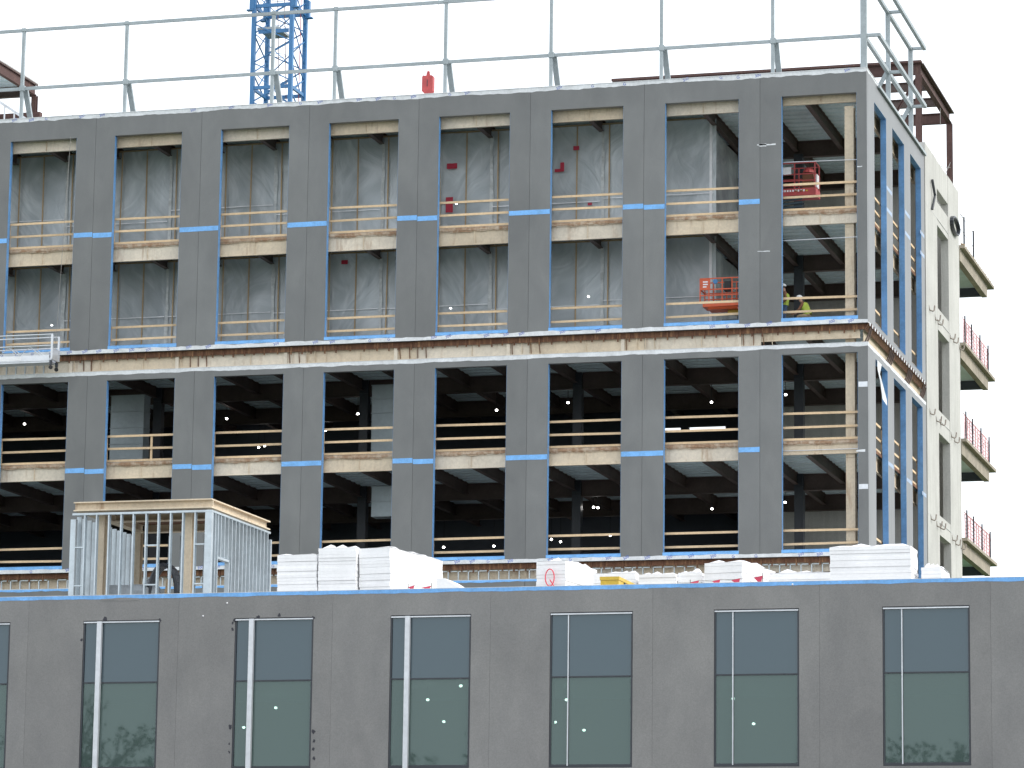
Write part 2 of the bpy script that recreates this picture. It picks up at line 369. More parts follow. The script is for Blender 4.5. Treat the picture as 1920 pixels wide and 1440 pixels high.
# foil patches on the corner pier and pale scuffs
for z in (25.0, 20.98): M().strip('x', -.005, -.38, -.02, z, z+.2, .01, .01).build('tape_patch', 'alu', tower)
for x, y, w, h in ((1437, 271, .75, .05), (1430, 272, .3, .1), (1432, 471, .5, .035), (1614, 845, .35, .06), (1612, 312, .2, .04)):
    c = atY(x, y, 0); M().strip('x', -.005, c.x-w/2, c.x+w/2, c.z-h/2, c.z+h/2, .02, .02, .1).build('scuff_patch', 'white', tower)
# floors, decks, beams
def deck_sheet(z, y0, y1, x0, x1, pitch=.66, h=.065):
    m = M(); ys = []; y = y0
    while y < y1:
        ys += [(y, z-.03), (y+.28, z-.03), (y+.32, z+h-.03), (y+.63, z+h-.03)]; y += pitch
    b = len(m.v)
    for yy, zz in ys: m.v += [(x0, yy, zz), (x1, yy, zz)]
    m.f = [(b+2*i, b+2*i+1, b+2*i+3, b+2*i+2) for i in range(len(ys)-1)]; return m
GIRD = 8.0; COLX = [-4.28-2*BW*k for k in range(6)]
for F, bd in ((ROOF, .60), (F8, .60), (F7, .64), (F6, .56), (F5, .56)):
    M().box(LEFT, -TH-.12, .352, BACK, F-.06, F).build('floor_slab', 'slab', tower)
    deck_sheet(F-.125, .36, BACK, LEFT, -TH-.13).build('metal_deck', 'deck', tower)
    zt = F-.13
    for n in NB:                                           # spandrel beams, one length per bay
        a, b = opx(n); L = a-.87; Rr = L+BW-.01 if n < 8 else -.36
        d = bd if n < 8 else bd-.15
        yb_ = .30 if F == F7 else .42
        o = M().ibeam((L, yb_, zt-d/2), (Rr, yb_, zt-d/2), d, .12, .03, .02, (0, 0, 1)).build('spandrel_beam', 'tan' if (n+int(F)) % 2 else 'tan2', tower)
        m = M()
        for xs in ((a+b)/2-.04,): m.box(xs-.012, xs+.012, yb_-.055, yb_-.012, zt-d+.03, zt-.03)
        m.build('stiffener', 'tan', o)
        if F != ROOF: M().strip('x', yb_-.064, L, Rr, zt-.03, zt+.015, .05, .0, .12).build('rust_run', 'rustlight', o)
    M().box(LEFT, -.34, .335, .35, F-.125, F-.005).build('deck_edge', 'rustlight', tower)
    xb_ = -.26 if F == F7 else -.45
    o = M().ibeam((xb_, .45, zt-.3), (xb_, 14.2, zt-.3), .60, .12).build('side_spandrel_beam', 'tan', tower)
    M().box(-.27, -.25, .36, 14.2, F-.125, F-.005).build('deck_edge', 'rust', tower); M().box(-TH-.12, -.271, .353, 14.2, F-.058, F-.002).build('floor_slab', 'slab', tower)
    for x in [-2.45]+[-4.37-2.36664*k for k in range(20)]:                                      # floor beams running back from the facade
        M().ibeam((x, .50, zt-.24), (x, BACK-.1, zt-.24), .48, .20, .03, .02).build('floor_beam', 'primer', tower)
    M().ibeam((LEFT, GIRD, zt-.36), (-.8, GIRD, zt-.36), .70, .28, .03, .02).build('girder', 'primer', tower)
    M().ibeam((LEFT, 14.0, zt-.36), (-.8, 14.0, zt-.36), .70, .28, .03, .02).build('girder', 'primer', tower)
for z0, z1 in ((0, F5-.7), (F5-.69, F6-.7), (F6-.69, F7-.75), (F7-.74, F8-.73), (F8-.72, ROOF-.72)):
    M().ibeam((-.79, .66, z0), (-.79, .66, z1), .38, .36, .03, .025, (0, 1, 0)).build('corner_column', 'tan', tower)
    for cx in COLX:
        M().box(cx-.19, cx+.19, GIRD-.19, GIRD+.19, z0, z1+.0).build('column', 'darkmetal', tower)
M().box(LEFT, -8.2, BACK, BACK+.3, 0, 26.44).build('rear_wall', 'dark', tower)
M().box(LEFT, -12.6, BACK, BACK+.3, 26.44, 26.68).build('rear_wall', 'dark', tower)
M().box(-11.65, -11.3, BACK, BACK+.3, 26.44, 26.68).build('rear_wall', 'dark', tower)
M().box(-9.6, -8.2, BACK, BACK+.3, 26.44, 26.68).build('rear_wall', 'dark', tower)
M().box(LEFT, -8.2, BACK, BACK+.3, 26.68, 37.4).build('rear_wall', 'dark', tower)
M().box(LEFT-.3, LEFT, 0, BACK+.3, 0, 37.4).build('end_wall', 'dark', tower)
# mid band: clips under the deck edge, kicker plates in fours at each pier
m = M(); x = -.4
def clip(name, x, z0, z1, y=.30):
    return M().box(x-.035, x+.035, y, y+.036, z0, z1).build(name, 'rust', tower)
def rust_band(F, z0, z1):
    M().strip('x', .18, LEFT+1, -.05, z0, z1, .006, .0).build('edge_plate', 'rust', tower)
    M().box(LEFT+1, -.05, .183, .34, z1-.02, z1).build('edge_plate_top', 'rust', tower)
    x = -.55
    while x > LEFT+2:
        M().box(x-.03, x+.03, .15, .178, z0-R.uniform(.06, .13), z1-.02).build('edge_clip', 'rust', tower); x -= R.uniform(.38, .62)
rust_band(F7, 27.30, 27.53); rust_band(F5, 18.20, 18.41)
for n in NB:
    a, b = opx(n); c = a-.87
    if n == 8: c = a-.87
    for k, dx in enumerate((-.72, -.30, .06, .40)):
        zb = 26.84; xx = c+dx
        o = M().bar((xx, .22, 27.32), (xx+R.uniform(-.02, .06), .265, zb), .05, .022, (1, 0, 0)).build('kicker_plate', 'rust' if R.random() < .75 else 'tan', tower)
    M().box(c-.95, c-.80, .22, .285, 26.78, 27.33).build('splice_plate', 'tan2', tower)
# light studs below the lower band
m = M()
zt_, zb_ = 18.13, 17.79
x = -.6; xs = []
while x > LEFT+2:
    M().box(x-.018, x+.018, .20, .29, zb_, zt_).build('short_stud', 'stud', tower)
    if R.random() < .85: M().box(x-.40, x-.05, .20, .21, zt_, zt_+.03).build('stud_track', 'stud', tower)
    x -= .42
M().box(LEFT+1, -.3, .19, .30, zb_-.03, zb_).build('stud_track', 'stud', tower)
M().box(LEFT+1, -.3, .44, .46, 17.5, 18.2).build('backing_board', 'tan', tower)
for n in (-1, 0, 1):
    a, b = opx(n)
    for k in range(5): 
        xx = a+.1+k*.42; M().box(xx-.02, xx+.02, .2, .3, 26.80, 27.16).build('short_stud', 'stud', tower)
# side mid band: saw-tooth end of the metal deck, rusty plate, hooked bars
M().quad((.03, .02, 27.53), (.03, 14.2, 27.53), (-.13, 14.2, 27.27), (-.13, .02, 27.27)).build('edge_plate', 'rust', tower)
m = M(); m2 = M(); y = .12
while y < 13.9:
    m.quad((.045, y, 27.56), (.045, y+.30, 27.56), (.045, y+.22, 27.44), (.045, y+.08, 27.44))
    m2.box(.02, .06, y+.34, y+.52, 27.42, 27.57); y += .58
tag(m.build('deck_ends', 'white', tower), kind='stuff'); tag(m2.build('deck_teeth', 'rustdark', tower), kind='stuff')
for yc, k in ((.5, 2), (5.2, 4), (9.7, 4), (13.6, 3)):
    for i in range(k):
        y = yc+i*.32; M().poly([(.0, y, 27.40), (-.08, y, 27.1), (-.17, y-.1, 26.86)], .035, 5).build('hooked_bar', 'primer', tower)
m = M()
pts = [(1.8, 26.35), (2.5, 26.3), (2.35, 25.9), (2.9, 25.45), (3.9, 25.15), (3.7, 24.85), (2.9, 25.0), (2.1, 25.6), (1.8, 26.0)]
m.quad(*[(.06+.05*(i % 2), y, z) for i, (y, z) in enumerate(pts)]).build('torn_membrane', 'white', tower)
# ================================================================== TIMBER GUARDRAILS
GR = 'timber guardrails across the openings of the tower'
FL = {F8: 'top floor', F7: 'floor above bare beam', F6: 'floor below bare beam', F5: 'floor behind white stacks'}
def rail(F, n, side=False):
    order = ['corner', 'second', 'third', 'fourth', 'fifth', 'sixth', 'seventh', 'eighth', 'ninth', 'tenth']
    k_ = n if side else 8-n
    bay = 'corner bay' if k_ == 0 else f'{order[k_]} bay from the building corner'
    r = thing('guardrail', f'pine guardrail, {FL[F]}, {bay}'+(' on the side wall' if side else ''), 'guardrail', ((-.3, sum(SIDE_OP[n])/2, F) if side else (sum(opx(n))/2, .4, F)), GR)
    if side: a, b = SIDE_OP[n]; a -= .6; b += .6; a = max(a, .75); b = min(b, 14.1)
    else: a, b = opx(n); a -= .16; b += (.16 if n < 8 else .1)
    b_ = M()
    for k, h in enumerate((1.04, .51, .02)):
        t0, t1 = R.uniform(-.02, .02), R.uniform(-.02, .02)
        if k == 2: t0 = t1 = 0
        z = F+h+.045
        if side: M().bar((-.30, a, z+t0), (-.30, b, z+t1), .036, .09).build('board', 'wood', r)
        else: M().bar((a, .395, z+t0), (b, .395, z+t1), .036, .09).build('board', 'wood', r)
    for u in ((a+.06, b-.06) if not (n == 2 and F == F6 and not side) else (a+.06, b-.06, a+2.05)):
        if side: M().box(-.362, -.323, u-.045, u+.045, F, F+1.12).build('post', 'wood', r)
        else: M().box(u-.045, u+.045, .418, .457, F, F+1.12).build('post', 'wood', r)
    return r
for F in (F8, F7, F6, F5):
    for n in NB: rail(F, n)
    for n in range(3): rail(F, n, True)
# safety lines at the corner bay
for (xa, ya, xb, yb), nm in (((1465, 305, 1606, 299), 'top floor'), ((1465, 452, 1606, 444), 'floor above the bare beam'), ((1465, 846, 1606, 841), 'floor below the bare beam')):
    pa, pb = atY(xa-6, ya, .36), atY(xb+4, yb, .36)
    tag(M().tube(pa, pb, .016, 6).build('safety_line', 'alu'), f'pale safety cable strung across the corner bay on the {nm}', 'cable')
# ================================================================== PLASTIC CURTAINS
CY = 2.8; CE = -6.88
pat = [atY(x, 350, CY).x-opx(4)[0] for x in (624, 672, 730)]; band_off = atY(719, 350, CY).x-opx(4)[0]
def grid_sheet(x0, x1, z0, z1, y, nx, nz, amp, rnd, axis='x'):
    m = M(); ph = [(rnd.uniform(1, 5), rnd.uniform(-4, 4), rnd.uniform(0, 6), rnd.uniform(.2, 1)) for _ in range(7)]
    for j in range(nz+1):
        for i in range(nx+1):
            u, w = i/nx, j/nz
            d = sum(a*math.sin(fx*u*4+fz*w*3+p) for fx, fz, p, a in ph)/3*amp+rnd.uniform(-.3, .3)*amp
            d *= min(1, 4*min(u, 1-u)+.2)
            X, Z = x0+(x1-x0)*u, z0+(z1-z0)*w
            m.v.append((X, y+d, Z) if axis == 'x' else (y+d, X, Z))
    for j in range(nz):
        for i in range(nx):
            k = j*(nx+1)+i; m.f.append((k, k+1, k+nx+2, k+nx+1))
    return m
for F, top, lab in ((F8, ROOF-.20, 'top floor'), (F7, F8-.20, 'floor above the bare beam')):
    cur = thing('plastic_curtain', f'translucent plastic sheeting on timber studs inside the {lab}', 'plastic sheet', (-25, CY, F), 'plastic sheet partitions of the upper floors')
    for n in NB[:-1]:
        L = opx(n)[0]+band_off; Rr = L+BW
        if n == 7: Rr = CE
        if n == -1: L = LEFT+1
        if Rr <= L: continue
        grid_sheet(L, Rr, F+.01, top-.12, CY-.04, 20, 20, .035, R).build('sheet', 'poly', cur, True)
        M().strip('x', 0, F+.01, top-.35, L-.07, L+.07, .03, .03, .25).swapxz(CY-.11).build('seam_tape', 'seam', cur)
        zz = F+1.62+R.uniform(-.3, .3)
        M().strip('x', CY-.12, L+.05, Rr-.1, zz, zz+.035, .01, .01).build('tape_line', 'wrap', cur)
        for dx in pat:
            xx = opx(n)[0]+dx
            if xx < CE and xx > LEFT+1: M().bar((xx+R.uniform(-.03, .03), CY-.13, F+.01), (xx+R.uniform(-.03, .03), CY-.13, top-.15), .055, .03, (0, 1, 0)).build('batten', 'stud_wood', cur)
    M().box(LEFT+1, CE, CY+.02, CY+.11, top-.11, top-.03).build('top_plate', 'stud_wood', cur)
    M().box(CE-.05, CE+.06, CY-.10, CY-.02, F+.01, top-.12).build('end_post', 'wrap', cur)
    grid_sheet(CY, GIRD-.3, F+.01, top-.5, CE+.04, 16, 12, .05, R, 'y').build('return_sheet', 'poly', cur, True)
# red tape patches stuck on the sheeting
for i, pts in enumerate([[(838, 307, 857, 316)], [(836, 370, 849, 398)], [(1075, 274, 1086, 281)], [(1040, 317, 1057, 322), (1051, 305, 1058, 321)], [(1102, 380, 1110, 385)], [(640, 488, 652, 495)]]):
    lab = ['red tape rectangle high on the plastic above two boards', 'tall red tape strip stuck on the plastic behind a pine rail', 'small red tape square on the plastic near a dark beam', 'bent red tape in an L shape on the plastic', 'tiny red tape scrap low on the plastic by a rail', 'red tape dash under the floor beam on the lower plastic'][i]
    m = M()
    for x0, y0, x1, y1 in pts:
        a, b = atY(x0, y0, CY-.16), atY(x1, y1, CY-.16); m.strip('x', CY-.16-.004*len(m.v), a.x, b.x, b.z, a.z, .01, .01, .1)
    tag(m.build('red_tape', 'tapered'), lab, 'tape', 'red tape patches on the plastic')
# ================================================================== CONCRETE STAIR TOWER
core = thing('stair_tower', 'bare board marked concrete stair tower with open windows and cantilevered landings', 'stair tower', (-4, 19, 0))
Y0c, Y1c, CTOP = 14.35, 24.1, 38.25
OPN = [(36.35, 36.95), (31.55, 35.30), (27.0, 30.6), (22.35, 26.0), (17.9, 21.5), (13.3, 16.9)]
zc = 0.0; wallz = []
for a, b in sorted(OPN): wallz.append((zc, a)); zc = b
wallz.append((zc, CTOP))
M().box(-.32, .02, Y0c, 17.6, 0, CTOP).build('wall', 'concrete', core); M().box(-.32, .02, 20.85, Y1c, 0, CTOP).build('wall', 'concrete', core)
for a, b in wallz: M().box(-.319, .005, 17.6, 20.85, a, b).build('lintel', 'concrete', core)
M().box(-8.2, -.325, Y0c, Y0c+.3, 0, CTOP-.02).build('front_wall', 'concrete', core)
M().box(-8.2, -.325, Y1c-.3, Y1c, 0, CTOP-.02).build('rear_wall', 'concrete', core); M().box(-8.2, -7.9, Y0c+.31, Y1c-.31, 0, CTOP-.03).build('inner_wall', 'concrete', core)
M().box(-3.2, -2.9, Y0c+.31, Y1c-.31, 0, CTOP-.03).build('inner_wall', 'concrete', core)
for z in (35.75, 31.2, 26.75, 22.2, 17.7):
    M().box(-.318, .0235, Y0c+.01, Y1c-.01, z-.19, z-.16).build('construction_joint', 'slab', core)
LAND = []
for i, z in enumerate((35.75, 31.2, 26.75, 22.2)):
    o = M().box(-2.6, .27, Y1c+.01, 33.9, z-.14, z).build('landing_slab', 'formconc', core)
    M().box(-.20, .06, Y1c+.01, 32.9, z-.72, z-.141).build('edge_beam', 'formconc', core)
    M().box(-2.6, -2.34, Y1c+.01, 32.9, z-.72, z-.141).build('edge_beam', 'formconc', core)
    M().box(-2.33, -.21, 32.5, 32.8, z-.70, z-.141).build('end_beam', 'dark', core)
    M().box(-2.33, -.21, Y1c+.01, 32.49, z-.30, z-.15).build('soffit', 'deck', core)
    if i == 0:
        m = M()
        for k in range(16): y = 24.6+k*.56; m.bar((.2, y, z+.03), (.0, y+.25, z+R.uniform(.05, .18)), .05, .18)
        m.build('formwork_scrap', 'stud_wood', core)
    fz = thing('safety_fence', ['dark post and wire fence on the topmost concrete landing', 'orange mesh safety fence on the second landing from the top', 'orange mesh safety fence on the third landing from the top', 'orange mesh safety fence on the lowest visible concrete landing'][i], 'fence', (.1, 28, z), 'safety fences on the stair landings')
    ps = (25.2, 28.2) if i == 0 else (24.5, 26.6, 29.3, 32.0)
    for y in ps: M().box(.165 if i else .06, .225 if i else .13, y-.035, y+.035, z, z+(1.55 if i == 0 else 1.3)).build('post', 'darkmetal', fz)
    if i == 0:
        for h in (.75, 1.45): M().tube((.095, 24.2, z+h), (.095, 28.2, z+h), .012, 5).build('wire', 'cable', fz)
        M().tube((.08, 24.2, z+1.48), (.08, 25.2, z+1.48), .02, 5).build('wire', 'cable', fz)
    else:
        m = M(); y = 24.3                                  # netting woven from thin strands
        while y < 32.0: m.bar((.15, y, z+.03), (.15+R.uniform(-.03, .03), y+R.uniform(-.12, .12), z+1.15+R.uniform(-.1, .05)), .012, .035); y += .85
        for k in range(7): m.bar((.15, 24.3, z+.05+k*.175), (.15, 32.0, z+.05+k*.175), .010, .030)
        for k in range(5): 
            y = 24.6+k*1.7; m.bar((.17, y, z+.1), (.17, y+1.2, z+1.05), .010, .04)
        tag(m.build('netting', 'netting', fz), kind='stuff')
        grid_sheet(24.2, 32.0, z+.02, z+1.15, .15, 24, 5, .03, R, 'y').build('mesh_sheet', 'meshcloth', fz)
        M().tube((.095, 24.3, z+1.2), (.095, 32.0, z+1.2), .02, 5).build('wire', 'netting', fz)
# bar loops cast into the concrete
for i, (x, y) in enumerate([(1744, 577), (1755, 595), (1760, 603), (1783, 630), (1789, 637), (1745, 771), (1757, 785), (1765, 791), (1785, 815), (1791, 824), (1747, 969), (1758, 982), (1765, 986), (1787, 1008), (1793, 1016), (1803, 1024), (1800, 650)]):
    c = atX(x, y, .04); s = .22
    M().poly([(.0, c.y-.2, c.z+.10), (.03, c.y-.1, c.z-.12), (.15, c.y, c.z-.16), (.20, c.y+.1, c.z-.10), (.21, c.y+.2, c.z+.12)], .03, 5).build('bar_loop', 'rebar', core)
c = atX(1789, 424, .06); m = M(); N = 18
for k in range(3):
    m.poly([(.05+.05*k, c.y+1.05*math.cos(2*math.pi*i/N), c.z+.36*math.sin(2*math.pi*i/N)) for i in range(N+1)], .05, 6)
tag(m.build('cable_coil', 'darkmetal'), 'coil of dark cable hung on the concrete stair tower wall', 'cable coil')
c = atX(1750, 365, .1)
tag(M().poly([(.1, c.y-.3, c.z+.6), (.14, c.y+.2, c.z), (.08, c.y-.2, c.z-.7)], .06, 6).build('hanging_strap', 'darkmetal'), 'dark strap hanging beside the topmost stair tower window', 'strap')
# ================================================================== STEEL PENTHOUSE FRAMES ON THE ROOF
pf = thing('steel_penthouse_frame', 'rusty brown steel roof frame above the concrete stair tower', 'steel frame', (-6, 18, 38))
PX, PY0, PY1, PZ = -.3, 14.77, 23.63, 41.9
M().ibeam((-13.9, PY0, PZ-.25), (PX+.1, PY0, PZ-.25), .5, .22).build('beam', 'rustdark', pf)
M().box(-14.1, PX+.15, PY0-.2, PY0+.2, PZ+.0, PZ+.10).build('deck_edge', 'rustdark', pf)
M().ibeam((PX, PY0+.12, PZ-.25), (PX, PY1, PZ-.25), .5, .22).build('beam', 'rustdark', pf)
M().box(PX-.12, PX+.2, PY0+.21, PY1+.2, PZ+.0, PZ+.06).build('deck_edge', 'primer', pf)
M().ibeam((-13.9, PY1, PZ-.25), (PX-.12, PY1, PZ-.25), .5, .22).build('beam', 'rustdark', pf)
for y in (17.7, 20.6): M().ibeam((-13.9, y, PZ-.25), (PX-.12, y, PZ-.25), .4, .2).build('beam', 'primer', pf)
for x, y in ((PX, PY0), (PX, PY1)): M().ibeam((x, y, CTOP-.3), (x, y, PZ-.5), .26, .26, .03, .02, (0, 1, 0)).build('column', 'rustdark', pf)
for x, y in ((-13.7, PY0), (-13.7, PY1), (-7, PY0), (-7, PY1)): M().ibeam((x, y, 37.1), (x, y, PZ-.5), .26, .26, .03, .02, (0, 1, 0)).build('column', 'rustdark', pf)
M().ibeam((PX-.1, PY0, PZ-.7), (-2.2, PY0, 38.3), .12, .12).build('brace', 'rustdark', pf)
m = M(); m.tube((PX+.05, 20.6, PZ-.5), (PX+.05, 20.4, 38.3), .012, 4).build('wire', 'cable', pf)
M().tube((PX+.05, PY1, 39.3), (PX+.05, 19.0, 38.3), .014, 4).build('wire', 'cable', pf); M().tube((PX+.05, PY1, 39.6), (PX+.05, 21.4, 38.3), .014, 4).build('wire', 'cable', pf)
# left one
PL = thing('steel_canopy_frame', 'rusty steel canopy with metal deck on the roof behind a ladder', 'steel frame', (-42, 10, 37.1))
far = atY(66, 160, 14.0); near = atX(-40, 80, far.x); ex, ez = far.x, far.z
yn = 5.0
M().ibeam((ex, yn, ez-.25), (ex, 14.0, ez-.25), .5, .2).build('beam', 'rustdark', PL)
M().ibeam((ex-9, 14.0, ez-.28), (ex-.12, 14.0, ez-.28), .5, .2).build('beam', 'primer', PL)
for k in range(1, 4): M().ibeam((ex-k*2.2, yn, ez-.25), (ex-k*2.2, 13.85, ez-.25), .4, .18).build('beam', 'rustdark', PL)
deck_sheet(ez+.0, yn, 14.0, ex-9, ex+.05).build('metal_deck', 'deck', PL); M().box(ex-9, ex+.1, yn-.05, 14.1, ez+.07, ez+.14).build('deck_top', 'slab', PL)
M().box(ex+.06, ex+.11, yn-.05, 14.1, ez-.02, ez+.065).build('deck_edge', 'primer', PL)
for x, y in ((ex, 14.0), (ex, yn+.3), (ex-8.8, 14.0), (ex-8.8, yn+.3)): M().ibeam((x, y, 37.1), (x, y, ez-.5), .24, .24, .03, .02, (0, 1, 0)).build('column', 'rustdark', PL)
lb = atY(78, 212, 12.5)
tag(M().box(ex-9, lb.x, 12.3, 12.6, lb.z-.25, lb.z+.02).build('steel_bundle', 'rustdark'), 'rusty steel beam lying on the roof behind the parapet by the canopy', 'steel beam')
# leaning ladder
a, b = atY(-30, 172, 2.0), atY(46, 222, 2.0)
ld = thing('ladder', 'white aluminium ladder leaning on the roof parapet near the canopy', 'ladder', (b.x, 2, 37.1))
for dy in (0, .42): M().bar((a.x, 2+dy, a.z), (b.x, 2+dy, b.z), .05, .11).build('rail', 'alu', ld)
for k in range(9): 
    t = (k+.5)/9; M().tube((a.x+(b.x-a.x)*t, 2, a.z+(b.z-a.z)*t), (a.x+(b.x-a.x)*t, 2.42, a.z+(b.z-a.z)*t), .02, 6).build('rung', 'alu', ld)
for px, py in ((9, 197), (27, 207)):
    q = atY(px, py, 1.95); M().bar((q.x, 1.95, q.z), (q.x, 1.95, 37.1), .05).build('prop', 'alu', ld)
# ================================================================== GALVANISED SCREEN FRAME ON THE PARAPET
sf = thing('galvanised_screen_frame', 'tall galvanised steel post and rail frame along the tower parapet', 'steel frame', (-20, .5, 37.1))
PYF = .45; ZT, ZM = 41.77, 39.21
posts = [atY(px, 130, PYF).x for px in (-152, 43, 236, 511, 628, 835, 1033, 1240, 1449)]
for x in posts:
    M().box(x-.065, x+.065, PYF-.065, PYF+.065, 37.1, ZT+.06).build('post', 'galv', sf)
    M().sweep((x+.10, PYF+.10, ZM+.05), (x+.10, PYF+1.25, 37.12), [(-.11, -.06), (.11, -.06), (.11, .06), (-.11, .06)]).build('brace', 'galv', sf)
    M().box(x-.09, x+.13, PYF-.1, PYF+.1, ZM-.1, ZM+.12).build('bracket', 'galv', sf)
    M().box(x-.085, x+.085, PYF-.085, PYF+.085, ZT-.05, ZT+.09).build('bracket', 'galv', sf)
pc = atY(1620, 130, PYF).x
M().box(pc-.12, pc+.12, PYF-.12, PYF+.12, 37.1, 44.2).build('post', 'galv', sf)
xs = [posts[0]-3]+posts+[pc]
for a, b in zip(xs, xs[1:]):
    for z in (ZT, ZM): M().box(a+.07, b-.07 if b != pc else b-.12, PYF-.05, PYF+.05, z-.065, z+.065).build('rail', 'galv', sf)
SX, OX = pc, .42
M().box(pc+.12, OX+.06, PYF-.06, PYF+.06, ZM-.065, ZM+.065).build('outrigger', 'galv', sf); M().box(pc+.12, OX+.06, PYF-.06, PYF+.06, ZT-.065, ZT+.065).build('outrigger', 'galv', sf)
for y in (6.15, 11.9):
    M().box(SX-.09, SX+.09, y-.09, y+.09, 37.1, ZT+.06).build('post', 'galv', sf)
    for z in (ZM, ZT): M().box(SX+.1, OX+.06, y-.06, y+.06, z-.06, z+.06).build('outrigger', 'galv', sf)
    M().bar((SX-.05, y-.1, ZM-.05), (SX-1.2, y-.1, 37.15), .1, .16).build('brace', 'galv', sf)
for z in (ZM, ZT):
    M().box(SX-.07, SX+.07, PYF+.13, 6.05, z-.08, z+.08).build('rail', 'galv', sf); M().box(SX-.07, SX+.07, 6.25, 11.8, z-.08, z+.08).build('rail', 'galv', sf)
    M().box(OX-.07, OX+.07, PYF+.07, 12.0, z-.08, z+.08).build('rail', 'galv', sf)
M().box(.03, .10, 2.5, 14.3, 37.6, 37.72).build('edge_angle', 'galv', sf)
# ================================================================== TOWER CRANE AND HOOK
cx, cy = -34.3, 26.6; hw = 1.0
cr = thing('tower_crane', 'blue lattice mast of a tower crane rising behind the parapet', 'crane', (cx, cy, 0))
seg = 2.0; ZC = 66
for sx in (-1, 1):
    for sy in (-1, 1): M().box(cx+sx*hw-.10, cx+sx*hw+.10, cy+sy*hw-.10, cy+sy*hw+.10, 0, ZC).build('leg', 'crane', cr)
FACES = ((-1, -1, 1, -1), (1, -1, 1, 1), (1, 1, -1, 1), (-1, 1, -1, -1))
zz = 37.0
while zz < 60:
    for fi, (ax_, ay, bx, by) in enumerate(FACES):
        o_ = .5*(fi % 2)
        p, q = Vector((cx+ax_*hw, cy+ay*hw, zz+o_)), Vector((cx+bx*hw, cy+by*hw, zz+o_+seg/2))
        M().bar(p, q, .055).build('brace', 'crane', cr); M().bar(q, (p.x, p.y, zz+o_+seg), .055).build('brace', 'crane', cr)
        M().bar((q.x, q.y, zz+o_-.25), (p.x, p.y, zz+o_+1.55), .045).build('brace', 'crane', cr)
    zz += seg
for zz in (45.7, 49.9):
    for (ax_, ay, bx, by) in FACES: M().bar((cx+ax_*hw, cy+ay*hw, zz), (cx+bx*hw, cy+by*hw, zz), .10, .17).build('collar', 'crane', cr)
for sx in (-1, 1):
    for sy in (-1, 1): M().sweep((cx+sx*1.10, cy+sy*1.0, 49.75), (cx+sx*1.10, cy+sy*1.0, 50.6), [(-.13, -.12), (.13, -.12), (.13, .12), (-.13, .12)]).build('collar_lug', 'crane', cr); M().box(cx+sx*1.0, cx+sx*1.38, cy+sy*1.0-.13, cy+sy*1.0+.13, 49.68, 49.74).build('collar_lug', 'crane', cr)
M().box(cx-.87, cx+.25, cy-.87, cy+.87, 48.72, 48.84).build('platform', 'galv', cr)
M().box(cx-.80, cx+.80, cy-.9, cy-.86, 48.5, 48.70).build('platform_edge', 'crane', cr)
for dx in (0, .36): M().tube((cx+.35+dx, cy+.2, 37), (cx-.45+dx, cy+.2, 56), .02, 5).build('ladder_rail', 'rust', cr)
for k in range(9):
    z = 40.3+k*1.45; m = M(); N = 10; ox = cx+.50-(z-37)*.042
    m.poly([(ox+.36*math.cos(2*math.pi*i/N), cy-.1+.36*math.sin(2*math.pi*i/N), z) for i in range(N+1)], .014, 4).build('ladder_hoop', 'crane', cr)
M().tube((cx+.86, cy+.6, 37), (cx+.90, cy+.6, 58), .022, 5).build('power_cable', 'red', cr)
hb = thing('hook_block', 'red crane hook block hanging on two cables above the parapet', 'hook block', (-20.62, 8, 40))
hx, hz = -20.62, 40.40
m = M(); w, h, c = .245, .39, .09
pr = [(-w, -h+c), (-w+c, -h), (w-c, -h), (w, -h+c), (w, h-c*.5), (w-c*.5, h), (-w+c*.5, h), (-w, h-c*.5)]
m.sweep((hx, 7.86, hz), (hx, 8.14, hz), [(u, v) for u, v in pr]).build('side_plates', 'red', hb)
M().bar((hx, 8, hz+h), (hx, 8, hz+h+.12), .14).build('neck', 'red', hb); M().ball((hx, 8, hz+h+.17), .07).build('shackle', 'red', hb)
M().box(hx-.012, hx+.012, 7.84, 7.858, hz-.1, hz+.2).build('slot', 'darkmetal', hb)
for s in (-1, 1): M().tube((hx+s*.22, 8, hz+h-.05), (hx+s*1.55, 8.0, 64.85), .011, 5).build('cable', 'cable', hb)
# jib carrying the trolley above the frame
jd = Vector((hx-cx, 8-cy, 0)).normalized(); js = Vector((-jd.y, jd.x, 0)); J0 = Vector((cx, cy, 65.2))
for off in (js*.7, -js*.7, Vector((0, 0, 1.3))): M().bar(J0+off-jd*12, J0+off+jd*42, .12).build('jib_chord', 'crane', cr)
for k in range(27):
    a_ = J0+jd*(-12+2*k); b_ = a_+jd*1.0; c_ = a_+jd*2.0; t_ = Vector((0, 0, 1.3))
    for sgn in (-1, 1): M().bar(a_+js*.7*sgn, b_+t_, .06).build('jib_brace', 'crane', cr); M().bar(b_+t_, c_+js*.7*sgn, .06).build('jib_brace', 'crane', cr)
M().box(hx-1.7, hx+1.7, 7.6, 8.4, 64.8, 65.1).build('trolley', 'crane', cr)
M().bar(J0-jd*11.5+Vector((0, 0, -1.2)), J0-jd*9+Vector((0, 0, -1.2)), 1.2, 2.2).build('counterweight', 'slab', cr)
M().box(cx+1.15, cx+2.6, cy-.8, cy+.8, 62.6, 64.8).build('cab', 'hat', cr)
